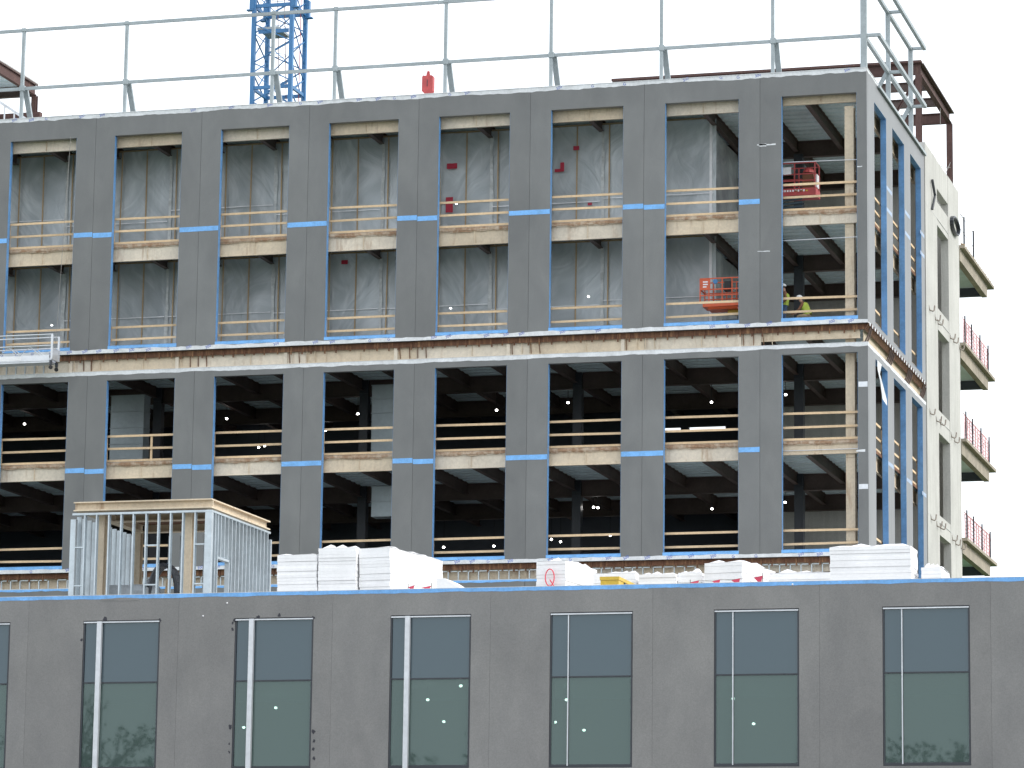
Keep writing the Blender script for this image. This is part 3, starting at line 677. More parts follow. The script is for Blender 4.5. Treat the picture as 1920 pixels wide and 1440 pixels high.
# ================================================================== SWING STAGE
st = thing('swing_stage', 'aluminium suspended work platform hanging by the bare floor beam', 'work platform', (-37, -.9, 26.9))
sy0, sy1 = -1.15, -.45
e = atY(98, 690, sy0); xr = e.x; zb = atY(92, 674, sy0).z; xl = LEFT+4
z = lambda py: atY(92, py, sy0).z
M().box(xl, xr-.15, sy0+.03, sy1-.03, z(679), z(676)).build('deck', 'alu', st)
M().box(xl, xr-.15, sy0, sy0+.025, z(676), z(665)).build('toe_board', 'alu', st); M().box(xl, xr-.15, sy1-.025, sy1, z(676), z(665)).build('toe_board', 'alu', st)
for yy in (sy0, sy1):
    for py in (627, 648): M().tube((xl, yy, z(py)), (xr, yy, z(py)), .028, 6).build('rail', 'alu', st)
    k = xl
    while k < xr-1: M().tube((k, yy, z(665)), (k+.45, yy, z(649)), .016, 5).build('truss_bar', 'alu', st); M().tube((k+.45, yy, z(649)), (k+.9, yy, z(665)), .016, 5).build('truss_bar', 'alu', st); k += .95
    M().box(xr-.09, xr, yy-.03, yy+.03, z(673), z(626)).build('upright', 'alu', st)
M().box(xr-.11, xr-.02, sy0+.05, sy1-.05, z(674), z(652)).build('end_plate', 'alu', st)
for yy in (sy0+.05, sy1-.05):
    M().box(xr-.15, xr-.05, yy-.04, yy+.04, z(684), z(675)).build('caster_fork', 'darkmetal', st)
    M().tube((xr-.1, yy-.03, z(688)), (xr-.1, yy+.03, z(688)), .085, 12).build('wheel', 'black', st)
M().box(xl+3, xr-1.4, sy0-.008, sy0-.002, z(674), z(667)).build('banner', 'wrap', st)
for xx in (xl+.4, xr-.05): M().tube((xx, (sy0+sy1)/2, z(655)), (xx, (sy0+sy1)/2+.9, 38.0), .008, 4).build('hoist_cable', 'cable', st)
# ================================================================== LIFTS
def wheelset(o, pts, r, w, hub='yellow'):
    for x, y, z in pts:
        t = M().tube((x, y-w/2, z), (x, y+w/2, z), r, 16).build('wheel', 'black', o); M().tube((x, y-w/2-.012, z), (x, y-w/2-.002, z), r*.72, 12).build('hub', hub, t)
sl_ = thing('scissor_lift', 'red scissor lift parked behind the boards on the top floor', 'scissor lift', (-3.8, 3.2, F8))
lx0, lx1, ly0, ly1 = -5.3, -2.55, 2.7, 3.55
z0 = F8
M().box(lx0+.1, lx1-.3, ly0+.05, ly1-.05, z0+.22, z0+.62).build('chassis', 'teal', sl_)
M().box(lx0+.3, lx1-.9, ly0-.01, ly0+.04, z0+.12, z0+.40).build('tray', 'teal', sl_)
M().box(lx1-1.05, lx1-.75, ly0-.02, ly0-.012, z0+.16, z0+.33).build('notice', 'wrap', sl_)
wheelset(sl_, [(lx1-.62, ly0+.06, z0+.22), (lx0+.5, ly0+.06, z0+.22), (lx1-.62, ly1-.06, z0+.22), (lx0+.5, ly1-.06, z0+.22)], .21, .12, 'khaki')
for k in range(3):
    za = z0+.66+k*.15; M().bar((lx0+.3, ly0+.2, za), (lx1-.6, ly0+.2, za+.13), .05, .07).build('scissor_arm', 'teal', sl_); M().bar((lx0+.3, ly0+.6, za+.13), (lx1-.6, ly0+.6, za), .05, .07).build('scissor_arm', 'teal', sl_)
pz = atY(1500, 364, ly0).z
M().box(lx0, lx1, ly0-.05, ly1+.05, pz-.06, pz+.24).build('platform', 'red', sl_)
m = M()
for i in range(9): m.box(lx0+1.35+i*.11, lx0+1.42+i*.11, ly0-.056, ly0-.052, pz+.10, pz+.18)
tag(m.build('white_lettering', 'wrap', sl_), kind='stuff')
m = M()
for i in range(3): m.box(lx1-.85+i*.22, lx1-.76+i*.22, ly0-.056, ly0-.052, pz+.10, pz+.15)
m.build('yellow_decal', 'yellow', sl_)
gz = pz+1.30
for x in (lx0, -4.5, -3.42, lx1-.04):
    for y in (ly0-.03, ly1+.03): M().box(x-.025, x+.025, y-.025, y+.025, pz+.24, gz).build('guard_post', 'red', sl_)
for y in (ly0-.03, ly1+.03):
    for zz in (gz-.02, pz+.82, pz+.55): M().bar((lx0, y, zz), (lx1, y, zz), .04).build('guard_rail', 'red', sl_)
for zz in (gz-.02, pz+.82): M().bar((lx1-.02, ly0, zz), (lx1-.02, ly1, zz), .04).build('guard_rail', 'red', sl_)
M().box(-4.16, -3.55, ly0-.07, ly0-.06, pz+.82, pz+1.12).build('warning_sign', 'wrap', sl_)
m = M(); m.box(-3.15, -2.7, ly0+.25, ly0+.5, pz+.25, pz+.95); m.build('control_box', 'brown', sl_); M().ball((-2.92, ly0+.38, pz+.93), .25, 10, 4, .9, True).build('control_cover', 'red', sl_)
M().box(lx1-.03, lx1+.03, ly0+.1, ly0+.5, pz+.28, pz+.82).build('gate_panel', 'wrap', sl_)
bl = thing('boom_lift', 'orange lift basket tilted above a yellow boom on the floor above the bare beam', 'boom lift', (-6, 1.6, F7))
bx0, bx1, by0, by1 = -6.95, -5.35, 1.15, 2.0
bz0, bz1 = atY(1350, 572, 1.3).z, atY(1350, 523, 1.3).z
M().sweep((bx0+.1, (by0+by1)/2, bz0), (bx1-.05, (by0+by1)/2, bz0+.02), [(-.42, -.08), (.42, -.08), (.42, .10), (-.42, .10)]).build('basket_floor', 'orange', bl)
M().sweep((bx0+.3, (by0+by1)/2, bz0-.12), (bx1-.1, (by0+by1)/2, bz0-.12), [(-.35, -.06), (.35, -.06), (.42, .04), (-.42, .04)]).build('underframe', 'orange', bl)
for x in (bx0, bx0+.36, -6.05, bx1-.3, bx1):
    for y in (by0, by1): M().box(x-.022, x+.022, y-.022, y+.022, bz0+.1, bz1).build('guard_post', 'orange', bl)
for y in (by0, by1):
    for zz in (bz1, bz0+.62, bz0+.38): M().bar((bx0, y, zz), (bx1, y, zz), .045).build('guard_rail', 'orange', bl)
for x in (bx0, bx1):
    for zz in (bz1, bz0+.62): M().bar((x, by0, zz), (x, by1, zz), .045).build('guard_rail', 'orange', bl)
M().box(bx0+.02, bx0+.42, by0-.035, by0-.024, bz0+.60, bz1-.03).build('side_panel', 'orange', bl)
m = M()
for i in range(3): m.box(bx0+.12, bx0+.32-.05*(i == 0), by0-.042, by0-.037, bz0+.70+i*.10, bz0+.75+i*.10)
tag(m.build('white_lettering', 'wrap', bl), kind='stuff')
M().tube((-6.32, by0-.06, bz1-.14), (-6.32, by0-.04, bz1-.14), .10, 12).build('round_badge', 'crane', bl)
M().box(-5.98, -5.72, by0+.03, by0+.25, bz0+.55, bz0+.95).build('control_box', 'black', bl)
M().bar((-5.9, 1.6, bz0-.2), (-4.6, 1.7, F7+.75), .22, .25).build('boom', 'yellow', bl)
M().box(-6.1, -4.4, 1.3, 2.3, F7+.28, F7+.55).build('chassis', 'darkmetal', bl)
wheelset(bl, [(-5.9, 1.3, F7+.25), (-4.7, 1.3, F7+.25), (-5.9, 2.3, F7+.25), (-4.7, 2.3, F7+.25)], .25, .14)
# ================================================================== PEOPLE
def skin_mesh(pts, edges, radii, root=0):
    me = bpy.data.meshes.new('skn'); me.from_pydata(pts, edges, []); o = bpy.data.objects.new('skn', me); COL.objects.link(o)
    mod = o.modifiers.new('s', 'SKIN'); sub = o.modifiers.new('d', 'SUBSURF'); sub.levels = 1; sub.render_levels = 1
    for i, r_ in enumerate(radii):
        rr = r_ if isinstance(r_, tuple) else (r_, r_); me.skin_vertices[0].data[i].radius = rr; me.skin_vertices[0].data[i].use_root = (i == root)
    dg = bpy.context.evaluated_depsgraph_get(); dg.update(); out = bpy.data.meshes.new_from_object(o.evaluated_get(dg))
    bpy.data.objects.remove(o); return out
def person(label, loc, J, trousers, shirt):
    """J: joints in metres relative to loc: pelvis chest neck head, (hip knee ankle toe)x2, (shoulder elbow wrist)x2"""
    P = thing('person', label, 'person', loc)
    names = list(J); pts = [J[n] for n in names]; ix = {n: i for i, n in enumerate(names)}
    E = [('pelvis', 'chest'), ('chest', 'neck'), ('neck', 'head')]
    for s in 'lr': E += [('pelvis', 'hip_'+s), ('hip_'+s, 'knee_'+s), ('knee_'+s, 'ankle_'+s), ('ankle_'+s, 'toe_'+s), ('chest', 'sho_'+s), ('sho_'+s, 'elb_'+s), ('elb_'+s, 'wri_'+s), ('wri_'+s, 'hand_'+s)]
    rad_ = {'pelvis': .15, 'chest': .16, 'neck': .06, 'head': .095, 'hip': .10, 'knee': .07, 'ankle': .05, 'toe': .045, 'sho': .075, 'elb': .052, 'wri': .038, 'hand': .042}
    me = skin_mesh(pts, [(ix[a], ix[b]) for a, b in E], [rad_[n.split('_')[0]] for n in names])
    o = bpy.data.objects.new('body', me); COL.objects.link(o); o.parent = P; WL[o.name] = Vector(loc)
    me.materials.clear()
    for k in (trousers, shirt, 'skin', 'black'): me.materials.append(MT[k])
    V = {n: Vector(J[n]) for n in names}
    def dist(p, a, b): d = b-a; t = max(0, min(1, (p-a).dot(d)/max(d.dot(d), 1e-9))); return (p-(a+d*t)).length
    seg_ = [(a, b, (2 if b == 'head' or b.startswith('hand') else 3 if b.startswith('toe') else 0 if (a.startswith(('hip', 'knee')) or b.startswith('hip')) else 1)) for a, b in E]
    for f in me.polygons:
        f.use_smooth = True; f.material_index = min(seg_, key=lambda s: dist(f.center, V[s[0]], V[s[1]]))[2]
    L = Vector(loc); c, p = V['chest']+L, V['pelvis']+L; d = (c-p)
    m = M(); prof = [(.0, .17), (.35, .175), (.75, .20), (1.05, .185), (1.2, .11)]; N = 12
    ax = d.normalized(); lat = (V['sho_l']-V['sho_r']).normalized(); fr = ax.cross(lat).normalized()
    for t, r_ in prof:
        for i in range(N):
            a = 2*math.pi*i/N; q = p+d*t+lat*(r_*1.12*math.cos(a))+fr*(r_*.92*math.sin(a)); m.v.append(tuple(q))
    for k in range(len(prof)-1):
        for i in range(N): m.f.append((k*N+i, k*N+(i+1) % N, (k+1)*N+(i+1) % N, (k+1)*N+i))
    m.build('safety_vest', 'hivis', P, True)
    h = V['head']+L
    hat = M().ball((h.x, h.y, h.z+.045), .135, 12, 5, .9, True); hat.build('hard_hat', 'hat', P, True)
    f2 = fr if fr.dot(Vector((0, -1, 0))) > -.2 else -fr
    hd = Vector((V['head'].x-V['neck'].x, V['head'].y-V['neck'].y, 0)); hd = hd.normalized() if hd.length > .03 else Vector((0, -1, 0))
    M().bar((h+hd*.05+Vector((0, 0, .05))), (h+hd*.19+Vector((0, 0, .035))), .20, .015).build('hat_brim', 'hat', P)
    n_ = M().bar(h+hd*.09+Vector((0, 0, .0)), h+hd*.125+Vector((0, 0, -.02)), .03, .04); n_.build('nose', 'skin', P)
    for s in 'lr':
        hn = V['hand_'+s]+L; wr = V['wri_'+s]+L; dv = (hn-wr).normalized(); sv = dv.cross(Vector((0, 0, 1)))
        sv = sv.normalized() if sv.length > .1 else Vector((1, 0, 0))
        m = M()
        for k in range(4): m.tube(hn+sv*(.03*(k-1.5)), hn+sv*(.03*(k-1.5))+dv*(.075-.01*abs(k-1.3)), .010, 5); m.tube(hn+sv*(.03*(k-1.5))+dv*.07, hn+sv*(.03*(k-1.5))+dv*.10+Vector((0, 0, -.02)), .009, 5)
        m.tube(hn+sv*.045-dv*.03, hn+sv*.085+dv*.03, .011, 5); m.build('fingers', 'skin', P)
    return P
# standing, turned sideways, half hidden by the pier
person('person standing in blue jeans and yellow vest half hidden by the grey pier', (-3.50, 1.05, F7),
  {'pelvis': (0, 0, .95), 'chest': (.02, 0, 1.36), 'neck': (-.02, 0, 1.52), 'head': (-.06, -.02, 1.68), 'hip_l': (0, -.10, .90), 'knee_l': (.0, -.13, .50), 'ankle_l': (.03, -.13, .09), 'toe_l': (-.16, -.15, .05),
   'hip_r': (0, .10, .90), 'knee_r': (-.05, .14, .50), 'ankle_r': (.05, .14, .09), 'toe_r': (-.13, .15, .05), 'sho_l': (.03, -.20, 1.40), 'elb_l': (.12, -.26, 1.13), 'wri_l': (-.10, -.24, 1.02), 'hand_l': (-.17, -.23, 1.02),
   'sho_r': (.03, .20, 1.40), 'elb_r': (.08, .26, 1.13), 'wri_r': (-.12, .2, 1.02), 'hand_r': (-.2, .2, 1.02)}, 'jeans', 'brown')
person('person in white hard hat and yellow vest kneeling behind the rails', (-2.70, 1.0, F7),
  {'pelvis': (.16, 0, .52), 'chest': (-.02, -.03, .92), 'neck': (-.10, -.04, 1.05), 'head': (-.19, -.06, 1.17), 'hip_l': (.14, -.12, .48), 'knee_l': (-.24, -.17, .46), 'ankle_l': (-.22, -.17, .08), 'toe_l': (-.38, -.18, .05),
   'hip_r': (.14, .12, .48), 'knee_r': (-.05, .16, .09), 'ankle_r': (.36, .16, .09), 'toe_r': (.48, .16, .05), 'sho_l': (-.02, -.21, .96), 'elb_l': (-.16, -.26, .72), 'wri_l': (-.34, -.20, .60), 'hand_l': (-.41, -.18, .58),
   'sho_r': (0, .19, .96), 'elb_r': (-.16, .24, .74), 'wri_r': (-.36, .16, .64), 'hand_r': (-.43, .14, .62)}, 'khaki', 'brown')
# ================================================================== DUCTS, LAMPS AND CLUTTER INSIDE
def duct(label, px0, px1, py0, py1, Y, n):
    a, b = atY(px0, py0, Y), atY(px1, py1, Y); D = thing('air_duct', label, 'duct', ((a.x+b.x)/2, Y+.35, b.z), 'sheet metal ducts inside the tower')
    h = (a.z-b.z)/n
    for i in range(n):
        z = b.z+h*i; M().box(a.x, b.x, Y, Y+.7, z+.004, z+h-.03).build('section', 'duct', D); M().box(a.x-.03, b.x+.03, Y-.03, Y+.73, z+h-.028, z+h+.002).build('flange', 'galv', D)
    return D
def floor_fit(px, Y, F):
    lo, hi = 0, 1440
    for _ in range(40):
        m_ = (lo+hi)/2
        if atY(px, m_, Y).z > F: lo = m_
        else: hi = m_
    return lo
duct('tall galvanised duct riser beside a pine post', 209, 266, 742, floor_fit(240, 4.0, F6), 4.0, 5)
duct('galvanised duct riser in the opening with paired lamps', 698, 745, 722, floor_fit(720, 4.0, F6), 4.0, 6)
duct('short galvanised duct hung below the deck', 697, 740, 912, 968, 3.2, 2)
bulb = None
ORD = ['first', 'second', 'third', 'fourth', 'fifth', 'sixth', 'seventh', 'eighth', 'ninth', 'tenth']
def lamp(px, py, Y, ceil, lab, r=.085):
    global bulb
    c = atY(px, py, Y)
    k_ = max(0, min(9, int(-c.x//BW) if lab.find('low block') < 0 else -1))
    if lab.find('low block') < 0: lab += f', {ORD[k_]} bay from the corner'
    t = thing('work_lamp', lab, 'lamp', (c.x, c.y, c.z), 'lit work lamps inside the buildings')
    if bulb is None: bulb = M().ball((0, 0, 0), .055, 10, 6, .75).build('bulb', 'bulb'); bulb.parent = t
    else: inst(bulb, 'bulb', t)
    WL[t.name] = Vector((c.x, c.y, c.z))
    M().tube((c.x, c.y, c.z+.05), (c.x, c.y, ceil), .012, 4).build('cord', 'black', t)
def lampY(px, py, ceil, drop=.9):          # depth at which the sight line runs just below the deck
    lo, hi = 1.0, 16.5
    for _ in range(30):
        m_ = (lo+hi)/2
        if atY(px, py, m_).z > ceil-drop: hi = m_
        else: lo = m_
    return lo
for px, py in ((46, 795), (298, 782), (425, 785), (671, 776), (682, 767), (931, 769), (1065, 755), (1334, 754), (1473, 740), (485, 839), (496, 836), (610, 807)):
    lamp(px, py, lampY(px, py, F7-.2), F7-.1, 'lit lamp in the dark floor below the bare beam')
for px, py in ((1335, 954), (1034, 1011), (1051, 1016), (1144, 1004), (832, 1026), (926, 1024), (1472, 942), (1475, 977), (1113, 951), (1121, 952)):
    lamp(px, py, lampY(px, py, F6-.2), F6-.1, 'lit lamp in the dark floor behind white stacks')
for px, py, F in ((97, 610, F8), (845, 578, F8), (1103, 556, F8), (856, 382, ROOF)):
    Yl = CY+1.2; lamp(px, py, Yl, F-.1, 'lit lamp behind plastic on the '+('top floor' if F == ROOF else 'floor above the beam'))
# ================================================================== LOW BLOCK
LY = -36.88; W2, WX = 2.40544, -16.82594; Z2 = (13.0, 12.257, 10.435, 7.89)
low = thing('low_block', 'finished grey low building with tall glazed windows in front of the tower', 'building', (0, -20, 0))
LT = .25
for n in range(-1, 9):
    a = WX+n*BW; b = a+W2; L = a-1.755+.002; Rr = L+BW-.004
    p = M().ring('x', LY, LT, L, Rr, 6.4, 12.995, a, b, Z2[3], Z2[1]).build('wall_panel', 'panel_low', low)
    M().ring('x', LY, LT, L, Rr, 0, 6.392, a, b, 1.2, 5.6).build('wall_panel', 'panel_low', low)
    for z0, z1, tr, thin in ((Z2[3], Z2[1], Z2[2], n >= 3), (1.2, 5.6, 3.76, True)):
        w = thing('x', None, None) if False else None
        wn = M().ring('x', LY+.012, .09, a+.008, b-.008, z0+.008, z1-.008, a+.05, b-.05, z0+.09, z1-.05).build('window', 'darkmetal', low)
        mx_ = a+.54
        M().box(a+.052, mx_-.02, LY+.05, LY+.062, tr+.022, z1-.075).build('pane', 'spandrel', wn); M().box(mx_+.02, b-.052, LY+.05, LY+.062, tr+.022, z1-.075).build('pane', 'spandrel', wn)
        M().box(a+.052, mx_-.02, LY+.05, LY+.062, z0+.092, tr-.022).build('pane', 'vision', wn); M().box(mx_+.02, b-.052, LY+.05, LY+.062, z0+.092, tr-.022).build('pane', 'vision', wn)
        M().box(a+.05, b-.05, LY+.022, LY+.1, tr-.02, tr+.02).build('transom', 'darkmetal', wn)
        M().box(mx_-.018, mx_+.018, LY+.024, LY+.1, z0+.092, z1-.052).build('mullion', 'darkmetal', wn)
        M().box(a+.02, b-.02, LY-.02, LY+.04, z1-.072, z1-.035).build('head_trim', 'alu', wn)
        if thin: M().box(mx_-.02, mx_+.012, LY+.004, LY+.022, z0+.05, z1-.075).build('cover_strip', 'alu', wn)
        else:
            M().box(mx_-.075, mx_+.065, LY-.10, LY+.02, z0-.2, z1-.035).build('fin', 'alu', wn)
        M().box(a+.085, a+.105, LY+.075, LY+.20, z0+.1, tr-.03).build('inner_jamb', 'deck', wn); M().box(mx_+.03, mx_+.05, LY+.075, LY+.15, z0+.1, tr-.03).build('inner_jamb', 'deck', wn)
xa, xb = WX-BW-1.755, WX+8*BW+BW-1.755-.01
o = M().strip('x', LY-.004, xa, xb, 12.89, 12.999, .016, 0).build('parapet_tape', 'tape', low)
M().box(xa, xb, LY-.006, LY+LT+.02, 12.999, 13.012).build('parapet_cap', 'white', low)
M().strip('x', LY-.009, -16.3, -15.1, 12.84, 12.91, .03, .03, .3).build('membrane_tear', 'panel_low', low)
M().box(xa, xb, LY+LT+.03, -.25, 12.2, 12.4).build('roof_slab', 'roofing', low)
M().box(xa, xb, LY+LT+.02, LY+.6, 10.45, 10.75).build('ceiling_edge', 'wallboard', low)
M().box(xa, xb, LY+.61, -26.0, 10.75, 10.8).build('ceiling', 'deck', low); M().box(xa, xb, LY+LT+.01, -26, 7.0, 7.3).build('floor', 'slab', low)
M().box(xa, xb, -26, -25.7, 0, 12.15).build('inner_wall', 'wallboard', low)
for xx in (xa, xb-.2): M().box(xx, xx+.2, LY+LT+.01, -.3, 0, 12.15).build('end_wall', 'panel_low', low)
for k in range(6): M().box(-14+k*4.73-.25, -14+k*4.73+.25, -33, -32.5, 7.3, 10.75).build('inner_column', 'wallboard', low)
# smears of black sealant around the left windows
for px, py, s in ((153, 1199, .05), (197, 1160, .08), (300, 1163, .05), (440, 1163, .05), (436, 1168, .04), (524, 1153, .06), (432, 1362, .07), (430, 1395, .04), (430, 1410, .04), (588, 1372, .07), (589, 1390, .06), (588, 1405, .05), (589, 1422, .05), (484, 1157, .06), (588, 1158, .05), (436, 1180, .05)):
    c = atY(px, py, LY); m = M(); N = 9; b = []
    for i in range(N): a_ = 2*math.pi*i/N; r_ = s*R.uniform(.4, 1.1); b.append((c.x+r_*math.cos(a_), LY-.006, c.z+r_*1.2*math.sin(a_)))
    m.quad(*b).build('sealant_smear', 'sealant', low)
for px, py in ((426, 1131), (381, 1155), (1486, 1096)):
    c = atY(px, py, LY); M().ball((c.x, LY-.004, c.z), .028, 7, 4).build('foam_speck', 'wrap', low)
for px, py in ((517, 1327), (457, 1364), (802, 1312), (864, 1286), (832, 1353), (1062, 1312), (1041, 1354), (1095, 1369), (1375, 1310), (1413, 1357)):
    lo, hi = LY+.7, -26.5
    for _ in range(30):
        m_ = (lo+hi)/2
        if atY(px, py, m_).z > 10.35: hi = m_
        else: lo = m_
    lamp(px, py, lo, 10.75, 'lit work lamp seen through the glass of the low block', .06)
# ================================================================== STUD PENTHOUSE ON THE LOW ROOF
RZ = 12.4
ph = thing('stud_framed_penthouse', 'small metal stud framed room with tan steel beams on the low roof', 'stud framing', (-17.5, -28.5, RZ))
py = -31.0; c0 = atY(396, 1000, py).x; l0 = atY(133, 1000, py).x
ztop = atY(396, 934, py).z; zbb = atY(396, 955, py).z; dep = 5.4
def beam(p, q, nm='roof_beam'): M().ibeam(p, q, ztop-zbb-.06, .30, .04, .03).build(nm, 'tan', ph)
zm = (ztop+zbb)/2+.03
beam((l0+.05, py+.17, zm), (c0-.02, py+.17, zm)); beam((c0-.17, py+.33, zm), (c0-.17, py+dep, zm))
beam((l0+.3, py+dep-.05, zm), (c0-.33, py+dep-.05, zm)); beam((l0+.2, py+.33, zm), (l0+.2, py+dep, zm)); beam((l0+.4, py+dep/2, zm), (c0-.35, py+dep/2, zm), 'mid_beam')
M().box(l0+.36, c0-.33, py+.33, py+dep-.22, ztop-.06, ztop-.02).build('roof_deck', 'rust', ph)
M().box(l0+.02, c0, py+.02, py+.17, zbb-.07, zbb-.005).build('top_track', 'stud', ph); M().box(c0-.15, c0, py+.18, py+dep, zbb-.07, zbb-.005).build('top_track', 'stud', ph)
def cstud(x, y, along, w=.15, f=.042, z1=None, z0=RZ, nm='stud'):
    z1 = z1 or zbb-.075; m = M()
    if along == 'x': m.box(x-.003, x+.003, y, y+w, z0, z1).box(x+.004, x+f, y-.001, y+.005, z0, z1).box(x+.004, x+f, y+w-.005, y+w+.001, z0, z1)
    else: m.box(x-w, x, y-.003, y+.003, z0, z1).box(x-.005, x+.001, y+.004, y+f, z0, z1).box(x-w-.001, x-w+.005, y+.004, y+f, z0, z1)
    return m.build(nm, 'stud', ph)
for px in (155, 177, 200, 223, 246, 270, 293, 316, 339, 362): cstud(atY(px, 1040, py).x, py+.02, 'x')
M().box(l0-.03, l0+.14, py+.015, py+.17, RZ, zbb-.2).build('corner_stud', 'stud', ph)
M().box(c0-.22, c0, py+.01, py+.17, RZ, zbb-.075).build('corner_stud', 'stud', ph)
xs = [atY(p, 1040, py).x for p in (155, 270, 293, 362)]
for z in (atY(280, 1022, py).z, atY(280, 1096, py).z): M().box(xs[1]+.04, xs[2], py+.03, py+.16, z-.02, z+.02).build('nogging', 'stud', ph); M().box(xs[3]+.04, c0-.22, py+.03, py+.16, z-.02, z+.02).build('nogging', 'stud', ph)
for z in (atY(150, 1026, py).z, atY(150, 1098, py).z): M().box(l0+.14, xs[0], py+.03, py+.16, z-.02, z+.02).build('nogging', 'stud', ph)
k = 0; y = py+.35; zd = atY(425, 1036, py).z-.1
while y < py+dep-.1:
    d0, d1 = py+.62, py+1.62
    if d0 < y < d1: cstud(c0, y, 'y', z0=zd+.08)
    else: cstud(c0, y, 'y')
    y += .25 if y < py+.7 else .33
M().box(c0-.15, c0+.002, py+.60, py+1.64, zd, zd+.07).build('door_head', 'stud', ph)
for yy in (py+.58, py+1.64): M().box(c0-.15, c0+.003, yy, yy+.05, RZ, zd).build('door_jamb', 'stud', ph)
M().box(c0-.16, c0+.004, py+dep, py+dep+.12, RZ, zbb-.25).build('corner_stud', 'stud', ph)
y = py+.4
while y < py+dep: cstud(l0+.18, y, 'y', w=.16); y += .41
x = l0+.4
while x < c0-.3: cstud(x, py+dep-.2, 'x'); x += .41
for px in (354, 190): 
    q = atY(px, 1040, py+.6).x; M().ibeam((q, py+.6, RZ), (q, py+.6, zbb), .28, .26, .03, .02, (0, 1, 0)).build('column', 'tan', ph)
q = atY(258, 1040, py+dep-.5).x; M().ibeam((q, py+dep-.5, RZ), (q, py+dep-.5, zbb), .28, .26, .03, .02, (0, 1, 0)).build('column', 'tan', ph)
M().bar((l0+1.0, py+dep-.4, RZ), (l0+1.35, py+dep-.4, RZ+2.4), .05, .12).build('leaning_board', 'wood', ph)
# things stored inside it
x0_, x1_ = atY(205, 1090, py+1).x, atY(275, 1090, py+1).x
m = grid_sheet(x0_, x1_, RZ, RZ+1.75, py+1.0, 10, 8, .06, R); k = len(m.v)
for i in range(11): m.v.append((x0_+(x1_-x0_)*i/10, py+2.2, RZ+1.75+R.uniform(-.05, .05)))
top = 8*11
for i in range(10): m.f.append((top+i, top+i+1, k+i+1, k+i))
b2 = len(m.v); m.box(x0_+.02, x1_-.02, py+1.12, py+2.15, RZ, RZ+1.68)
tag(m.build('wrapped_pallet', 'greywrap', None, True), 'pallet wrapped in grey plastic inside the stud framed room', 'pallet')
c = atY(306, 1085, py+1.3); m = M(); N = 20
for k in range(4): m.poly([(c.x+.45*math.cos(2*math.pi*i/N), c.y+k*.12, RZ+1.55+.85*math.sin(2*math.pi*i/N)) for i in range(N+1)], .07, 6)
m.box(c.x-.4, c.x+.4, c.y-.05, c.y+.45, RZ, RZ+1.0)
tag(m.build('hose_reel', 'darkmetal'), 'dark hose reel standing inside the stud framed room', 'hose reel')
c = atY(283, 1070, py+1.6); m = M()
m.ball((c.x, c.y, RZ+1.0), .42, 12, 8, 2.4); 
for i, v in enumerate(m.v): m.v[i] = (v[0]+R.uniform(-.05, .05), v[1]+R.uniform(-.05, .05), max(RZ, v[2]+R.uniform(-.05, .05)))
tag(m.build('plastic_drape', 'greywrap', None, True), 'crumpled plastic sheet draped over equipment inside the stud framed room', 'plastic sheet')
# ================================================================== WHITE FOAM STACKS
def stack(label, px0, px1, pyt, Y, depth, rot=0, lump=.20, bt=.095):
    a, b = atY(px0, 1080, Y), atY(px1, 1080, Y); zt_ = atY((px0+px1)/2, pyt, Y).z-lump*.6
    w = b.x-a.x; n = max(3, int((zt_-RZ)/bt)); h = (zt_-RZ)/n
    s = thing('foam_board_stack', label, 'foam board stack', ((a.x+b.x)/2, Y, RZ), 'white foam board stacks on the low roof')
    cx_, cy_ = a.x, Y; cr_, sr_ = math.cos(rad(rot)), math.sin(rad(rot)); ox = 0
    for i in range(n):
        ox = ox*.7+R.uniform(-.012, .012); oy = R.uniform(-.015, .015); m = M()
        m.box(ox, w+ox+R.uniform(-.01, .01), oy, depth+oy, 0, h-.0035)
        sag = R.uniform(-.004, .004)
        m.v = [(x, y, z+RZ+h*i+(sag if x > w/2 else 0)) for x, y, z in m.v]
        m.v = [(b.x+(x-w)*cr_-y*sr_, cy_+(x-w)*sr_+y*cr_, z) for x, y, z in m.v]; m.build('foam_board', 'foam', s)
    m = M(); N = 9; K = 6
    for j in range(K+1):
        for i in range(N+1):
            u, v = i/N, j/K; e = min(1, 5*min(u, 1-u, v, 1-v))
            x, y = w*u+(R.uniform(-.02, .02)), depth*v; z = zt_+.002+e*lump*(R.random()**2)
            m.v.append((b.x+(x-w)*cr_-y*sr_, cy_+(x-w)*sr_+y*cr_, z))
    for j in range(K):
        for i in range(N): k = j*(N+1)+i; m.f.append((k, k+1, k+N+2, k+N+1))
    m.build('wrap_top', 'wrap', s, True); return s
stack('low white foam board stack between the stud framed room and a taller stack', 520, 594, 1033, -33.0, 2.2, 0)
stack('tall white foam board stack with a rumpled top beside the lower stack', 596, 667, 1020, -33.0, 2.2)
stack('tall white foam board stack showing a long right side', 669, 731, 1019, -33.0, 3.6, -9)
stack('white foam board stack marked with a red letter Q', 1003, 1060, 1044, -33.4, 2.4, -8)
stack('low white foam board stack right behind the yellow box', 1112, 1192, 1067, -32.6, 2.2)
stack('low flat white foam board stack to the right of the yellow box', 1197, 1267, 1069, -32.9, 2.2)
stack('short white foam board stack with a faint square mark', 1272, 1316, 1066, -32.7, 2.2)
stack('white foam board stack with a rumpled top behind the red pennants', 1317, 1392, 1046, -33.6, 2.6, -10)
stack('long low white foam board stack beside the biggest stack', 1432, 1556, 1066, -31.5, 2.2)
stack('biggest white foam board stack in front of the building corner', 1556, 1708, 1017, -33.0, 1.2)
stack('small white foam board stack in front of the concrete stair tower', 1728, 1766, 1056, -32.4, 1.6)
m = M(); a, b = atY(815, 1083, -33), atY(865, 1104, -33)
